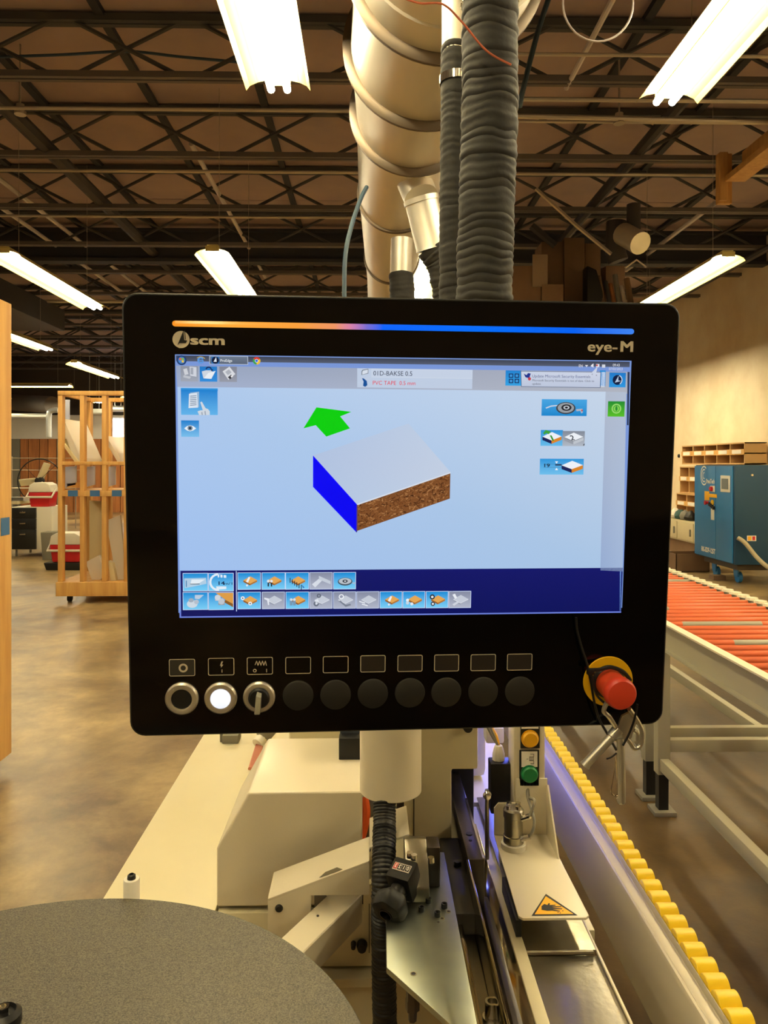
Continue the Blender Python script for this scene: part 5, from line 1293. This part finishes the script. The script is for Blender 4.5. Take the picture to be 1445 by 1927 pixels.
for i, (a_, c_, g_) in enumerate(row2):
    sk(a_, 1114.5+ty(a_), c_, 1144.5+ty(a_)*1.4, bool(g_))
    cx = (a_+c_)/2; cy = 1130+ty(a_)
    if not g_: woodicon(cx, cy, 1)
    else: iso(cx+2, cy-1, 14, 8.5, (196, 202, 214), (150, 156, 172), (166, 172, 188), 3.6, 8, edge=(230, 234, 242))
    if i == 0:
        for q_ in ((-12, -5), (2, 5)): k_.disc(cx+q_[0], cy+q_[1], 3.6, (235, 238, 242), 12); k_.disc(cx+q_[0], cy+q_[1], 1.3, (60, 70, 80), 13)
    elif i == 2:
        for q_ in (-14, -8): k_.rect(cx+q_, cy-2, cx+q_+5, cy+9, (120, 150, 176), 12); k_.disc(cx+q_+2.5, cy-2, 2.5, (214, 224, 232), 13)
    elif i == 3: k_.ring(cx-4, cy-9, 2, 4, (90, 98, 112), 12); k_.ring(cx-9, cy+6, 2.4, 5, (100, 108, 122), 12); k_.pp([(cx-12, cy), (cx-6, cy-3), (cx-3, cy+4), (cx-9, cy+8)], (225, 230, 238), 12)
    elif i == 4: k_.ring(cx-6, cy-7, 3, 5, (235, 238, 244), 12); k_.pp([(cx-10, cy+2), (cx+2, cy+12), (cx+12, cy+9), (cx+11, cy+6), (cx+2, cy+8), (cx-8, cy)], (120, 128, 144), 12)
    elif i == 5:
        for q_ in (0, 5): k_.pp([(cx-16+q_, cy+1+q_), (cx-5+q_, cy+4+q_), (cx-5+q_, cy+6+q_), (cx-16+q_, cy+3+q_)], (232, 236, 242), 12)
    elif i == 1: k_.pp([(cx-17, cy-6), (cx-8, cy-4), (cx-8, cy+8), (cx-10, cy+8), (cx-12, cy-1), (cx-17, cy-3)], (228, 232, 240), 12)
    elif i == 6: k_.pp([(cx-6, cy+1), (cx-1, cy-8), (cx+2, cy-7), (cx-2, cy+3)], (240, 240, 240), 12); k_.disc(cx-4, cy+8, 2, (230, 235, 240), 12)
    elif i == 7: k_.disc(cx-12, cy, 3, (236, 240, 244), 12); k_.disc(cx-12, cy+5, 3.2, (200, 214, 226), 13); k_.disc(cx-4, cy+7, 3, (224, 232, 240), 12)
    elif i == 8: k_.disc(cx-9, cy-6, 5, (40, 44, 50), 12); k_.disc(cx-9, cy-6, 2.5, (225, 228, 232), 13); k_.disc(cx-8, cy+7, 4.2, (50, 54, 60), 12); k_.disc(cx-8, cy+7, 2.2, (225, 228, 232), 13)
    elif i == 9: k_.pp([(cx-14, cy-10), (cx-9, cy-12), (cx-5, cy-4), (cx-9, cy-2)], (232, 236, 242), 12); k_.pp([(cx-14, cy+8), (cx-4, cy+2), (cx-2, cy+5), (cx-11, cy+11)], (206, 212, 222), 12)
o = k_.build('display', M_disp); o['label'] = 'lit display showing a board with a green arrow'
# --- light bar
lb = Ink(.0009)
stops = [(325, (250, 150, 40)), (420, (255, 172, 60)), (560, (250, 160, 60)), (630, (240, 150, 100)), (660, (214, 130, 170)), (690, (120, 110, 210)), (720, (10, 100, 250)), (900, (0, 110, 250)), (1080, (0, 96, 240)), (1192, (60, 130, 240))]
def barline(px, off): return 609.0+(px-330)*.0176+off
hw = 5.4
for (xa, ca), (xb, cb_) in zip(stops, stops[1:]):
    xa2 = xa+(5 if xa == 325 else 0); xb2 = xb-(5 if xb == 1192 else 0)
    n = len(lb.v)
    ua, va = Q(xa2, barline(xa2, 0)); ub, vb = Q(xb2, barline(xb2, 0)); hh_ = hw*.000545
    lb.v += [L3(ua, va+hh_, .0012), L3(ub, vb+hh_, .0012), L3(ub, vb, .0022), L3(ua, va, .0022), L3(ub, vb-hh_, .0012), L3(ua, va-hh_, .0012)]
    lb.c += [(*lin(c_), 1) for c_ in (ca, cb_, cb_, ca, cb_, ca)]
    lb.f += [[n, n+1, n+2, n+3], [n+3, n+2, n+4, n+5]]
for px, c_, s_ in ((330, stops[0][1], 1), (1187, stops[-1][1], -1)):
    u, v = Q(px, barline(px, 0)); n = len(lb.v); pts = [(u, v)]+[(u+hw*.000545*math.cos(a_)*1, v+hw*.000545*math.sin(a_)) for a_ in [PI/2+s_*PI*i/8 for i in range(9)]]
    lb.v += [L3(p_[0], p_[1], .0014) for p_ in pts]; lb.c += [(*lin(c_), 1)]*len(pts)
    for i in range(1, 9): lb.f.append([n, n+i, n+i+1])
o = lb.build('light_bar', M_disp); o['label'] = 'thin light bar fading from orange to blue'
# --- printed marks on the glass
pr = Ink(.0009); pr.disc(341, 639, 15.5, 0, 0, n=32); o = pr.build('logo_disc', M_cream_ink); o['label'] = 'round cream logo'
pr = Ink(.0009); pr.text('scm', 358, 648, 16.5, 0, 0, .035, 62, ); o = pr.build('lettering', M_cream_ink); o['label'] = 'cream lettering at upper left'
pr = Ink(.0009); pr.text('eye-', 1104, 661, 19, 0, 0, .02, 55); pr.text('M', 1165, 661.5, 19.5, 0, 0, .03, 22); o = pr.build('lettering', M_cream_ink); o['label'] = 'cream lettering at upper right'
def oframe(x0, y0, x1, y1, t_=1.3):
    pr = Ink(.0009); a_ = Q(x0, y0); c_ = Q(x1, y1); r = .0018; tt = t_*.00055
    O2 = rrect(a_[0], c_[1], c_[0], a_[1], r, 4); I2 = rrect(a_[0]+tt, c_[1]+tt, c_[0]-tt, a_[1]-tt, r-tt*.6, 4)
    for i in range(len(O2)):
        j = (i+1) % len(O2); pr.poly([O2[i], O2[j], I2[j], I2[i]], (0, 0, 0), 0)
    pr.build('legend_frame', M_cream_ink)
frames = [(318, 1240, 367.5, 1271.5), (391.5, 1238, 441, 1270), (464.5, 1236.5, 513.5, 1268.5), (537, 1236, 585, 1267), (607.5, 1234.5, 655.5, 1265.5), (678, 1233, 725, 1264), (748, 1232.5, 794.5, 1263), (817, 1231.5, 863, 1262.5), (885.5, 1231, 932, 1261.5), (954, 1230, 1000.5, 1260.5)]
for fr in frames: oframe(*fr)
pr = Ink(.0009); pr.ring(345, 1256.5, 5, 8.6, 0, 1); pr.build('legend_symbol', M_cream_ink)
pr = Ink(.0009); pr.pp([(417, 1244), (420, 1244), (417.5, 1250), (420.5, 1250), (416, 1256), (416, 1252), (414, 1252)], 0, 1); pr.rect(417.2, 1259, 418.6, 1265, 0, 1); pr.build('legend_symbol', M_cream_ink)
pr = Ink(.0009)
zz = [(480, 1251), (483, 1243), (485.5, 1252), (488.5, 1243), (491, 1252), (494, 1243), (496.5, 1252), (499.5, 1243), (501.5, 1252)]
for (xa, ya), (xb, yb) in zip(zz, zz[1:]): pr.pp([(xa-.7, ya), (xa+.7, ya), (xb+.7, yb), (xb-.7, yb)], 0, 1)
pr.ring(479.5, 1261.5, 2, 3.4, 0, 1, n=14); pr.rect(501, 1258, 502.4, 1264.5, 0, 1); pr.build('legend_symbol', M_cream_ink)
ik = Ink(.001); ik.pp([(334, 650), (345.5, 622), (347, 640), (352.5, 641), (350, 646), (338, 646)], 0, 1); ik.pp([(347, 622), (348.5, 639), (350, 639.5), (348.5, 622)], 0, 1)
ik.build('logo_cutout', M_ink)
ik = Ink(.0009); ik.rect(319.5, 1241.5, 366, 1270, 0, 0); ik.build('legend_window', mat('dark grey legend', (52, 50, 44), .5))
ik = Ink(.0009); 
for x0, y0, x1, y1 in frames[5:]: ik.rect(x0+1.5, y0+1.5, x1-1.5, y1-1.5, 0, 0)
ik.build('legend_window', mat('dim legend', (34, 29, 26), .5))
# seam
sm_ = Ink(.0007); sm_.rect(246, 1213.5, 1254, 1214.2, 0, 0)
# --- buttons
def lathe_on(name, px, py, prof, m, n=36, base=.0008, lab=None, par=None):
    u, v = Q(px, py); b = MB(); b.lathe(prof, L3(u, v, base), (0, -1, 0), n); o = b.build(name, m, par or mon, local=True)
    if lab: o['label'] = lab
    return o
kk = .000545
M_ring = mat('satin steel ring', (222, 214, 198), .42, .85)
for i, (px, py, r) in enumerate([(343, 1313, 32), (416, 1312, 31.5), (488, 1310, 31)]):
    R_ = r*kk
    lathe_on('button_ring', px, py, [(R_*.62, .0), (R_*.62, .004), (R_*.72, .0048), (R_*.9, .0045), (R_, .0025), (R_, 0)], M_ring, 48)
lathe_on('button_cap', 343, 1313, [(0, .0032), (.0105, .003), (.0112, .002), (.0112, 0)], M_cap, 36)
lathe_on('button_cap', 416, 1312, [(0, .0052), (.009, .005), (.0112, .0035), (.0112, 0)], M_btnlit, 36, lab='glowing white push button')
lathe_on('selector_knob', 488, 1310.5, [(0, .007), (.0095, .007), (.0112, .005), (.0112, 0)], M_cap, 36)
u, v = Q(487, 1314)
b = MB(); b.prism([(u-cuu-.0034, v-v0-.010), (u-cuu+.0028, v-v0-.010), (u-cuu+.0040, v-v0+.0085), (u-cuu-.0012, v-v0+.0105)], 'y', -.020, -.007)
o = b.build('selector_lever', mat('pale grey lever', (170, 166, 146), .35), mon, .0012, local=True); o['label'] = 'pale grey selector lever'
for px, py in ((561, 1308), (631.5, 1306.5), (701.5, 1304.5), (771, 1303), (839.5, 1302), (908.5, 1301), (977.5, 1300)):
    lathe_on('blanking_cap', px, py, [(0, .0022), (.0148, .0022), (.0161, .0014), (.0165, 0)], mat('graphite blanking cap', (30, 29, 27), .55), 40)
# --- emergency stop
es = lathe_on('stop_collar', 1143, 1281, [(0, .0016), (.0275, .0016), (.0279, .0010), (.0279, 0)], M_estopy, 56, lab='round yellow emergency stop collar')
lathe_on('stop_bezel', 1143, 1281, [(.0, .006), (.016, .006), (.0185, .003), (.0187, .0016)], M_black, 36)
lathe_on('stop_button', 1143, 1281, [(.0155, .004), (.0152, .022), (.0155, .026), (.0168, .030), (.0172, .035), (.0166, .039), (.0148, .0415), (.010, .0424), (0, .0428)], M_estop, 48, lab='red mushroom emergency stop button')

# --- keys and cable ties hanging from the stop button
def K(px, py, d=.02):
    """point in front of the glass whose image is (px,py)"""
    rd = ray(px, py); k = ((O_+N_*d)-Vector((0, 0, H))).dot(N_)/rd.dot(N_)
    return Vector((0, 0, H))+rd*k
kq = K(1165, 1400, .02)
kt = thing('key_bunch', tuple(kq), 'bunch of metal cabinet keys hanging below the red stop button', 'keys')
M_key = mat('cast zinc key', (196, 192, 178), .35, .8)
MB().tube([K(1163, 1372, .018), K(1150, 1387, .02), K(1149, 1388, .02), K(1104, 1436, .026), K(1100, 1441, .026)], [.0062, .0062, .0052, .0050, .0058], 16).build('tube_key', M_key, kt)
MB().tube(smoothpath([K(1142, 1322, .03), K(1136, 1338, .028), K(1146, 1349, .026), K(1158, 1368, .022)], 5), .0026, 8).build('key_loop', M_key, kt)
b = MB(); pl = [(1168, 1345), (1182, 1338), (1190, 1345), (1196, 1357), (1190, 1372), (1186, 1386), (1178, 1394), (1168, 1392), (1158, 1384), (1156, 1372), (1162, 1360)]
A_ = [b.bm.verts.new(K(x_, y_, .018)) for x_, y_ in pl]; B_ = [b.bm.verts.new(K(x_, y_, .018)+N_*.004) for x_, y_ in pl]
b.bm.faces.new(A_[::-1]); b.bm.faces.new(B_)
for i in range(len(pl)): b.bm.faces.new((A_[i], A_[(i+1) % len(pl)], B_[(i+1) % len(pl)], B_[i]))
b.build('key_head', M_key, kt, .001)
MB().tube(smoothpath([K(1184, 1334, .022), K(1199, 1356, .02), K(1208, 1378, .02), K(1205, 1402, .02), K(1193, 1408, .02), K(1186, 1398, .02), K(1178, 1388, .02)], 5), .0026, 8).build('key_bow', M_key, kt)
MB().tube(smoothpath([K(1193, 1374, .02), K(1199, 1380, .02), K(1199, 1394, .02), K(1194, 1399, .02)], 5), .002, 8).build('key_bow', M_key, kt)
MB().tube(smoothpath([K(1166, 1390, .024), K(1168, 1410, .026), K(1169.5, 1460, .028), K(1170, 1500, .028), K(1169, 1508, .028), K(1166, 1500, .026)], 5), .0042, 12).build('round_shank', M_key, kt)
MB().tube(smoothpath([K(1160, 1418, .024), K(1162, 1460, .024), K(1164, 1492, .024)], 4), .0012, 6).build('split_wire', M_chrome, kt)
MB().tube(smoothpath([K(1160, 1420, .022), K(1154, 1460, .022), K(1150, 1488, .022), K(1156, 1498, .022), K(1164, 1498, .024)], 4), .0008, 6).build('split_wire', M_chrome, kt)
tie = thing('cable_tie', tuple(K(1120, 1300, .01)), 'black cable tie looped round the red stop button holding the keys', 'cable tie')
MB().tube(smoothpath([K(1084, 1162, .006), K(1086, 1186, .006), K(1095, 1220, .008), K(1104, 1248, .010), K(1112, 1285, .012), K(1118, 1320, .014), K(1127, 1352, .014), K(1145, 1385, .02), K(1160, 1412, .026)], 6), .0013, 6).build('tie_strap', M_black, tie)
MB().tube(smoothpath([K(1108, 1261, .014), K(1128, 1260, .014), K(1150, 1256, .014), K(1172, 1264, .014), K(1186, 1280, .012)], 6), .0022, 6).build('tie_strap', M_black, tie)
MB().tube(smoothpath([K(1112, 1264, .014), K(1117, 1290, .016), K(1124, 1310, .018), K(1140, 1325, .02)], 6), .0013, 6).build('tie_strap', M_black, tie)
MB().tube(smoothpath([K(1199, 1325, .03), K(1194, 1352, .03), K(1184, 1380, .03), K(1172, 1403, .03)], 6), .0013, 6).build('tie_strap', M_black, tie)
MB().tube(smoothpath([K(1160, 1417, .026), K(1150, 1425, .026), K(1141, 1428, .026)], 4), .001, 6).build('tie_strap', M_black, tie)
q = K(1111, 1264, .014); MB().obox(q-X_*.004, q+X_*.004, .005, .006, Z_).build('tie_head', M_black, tie, .001)
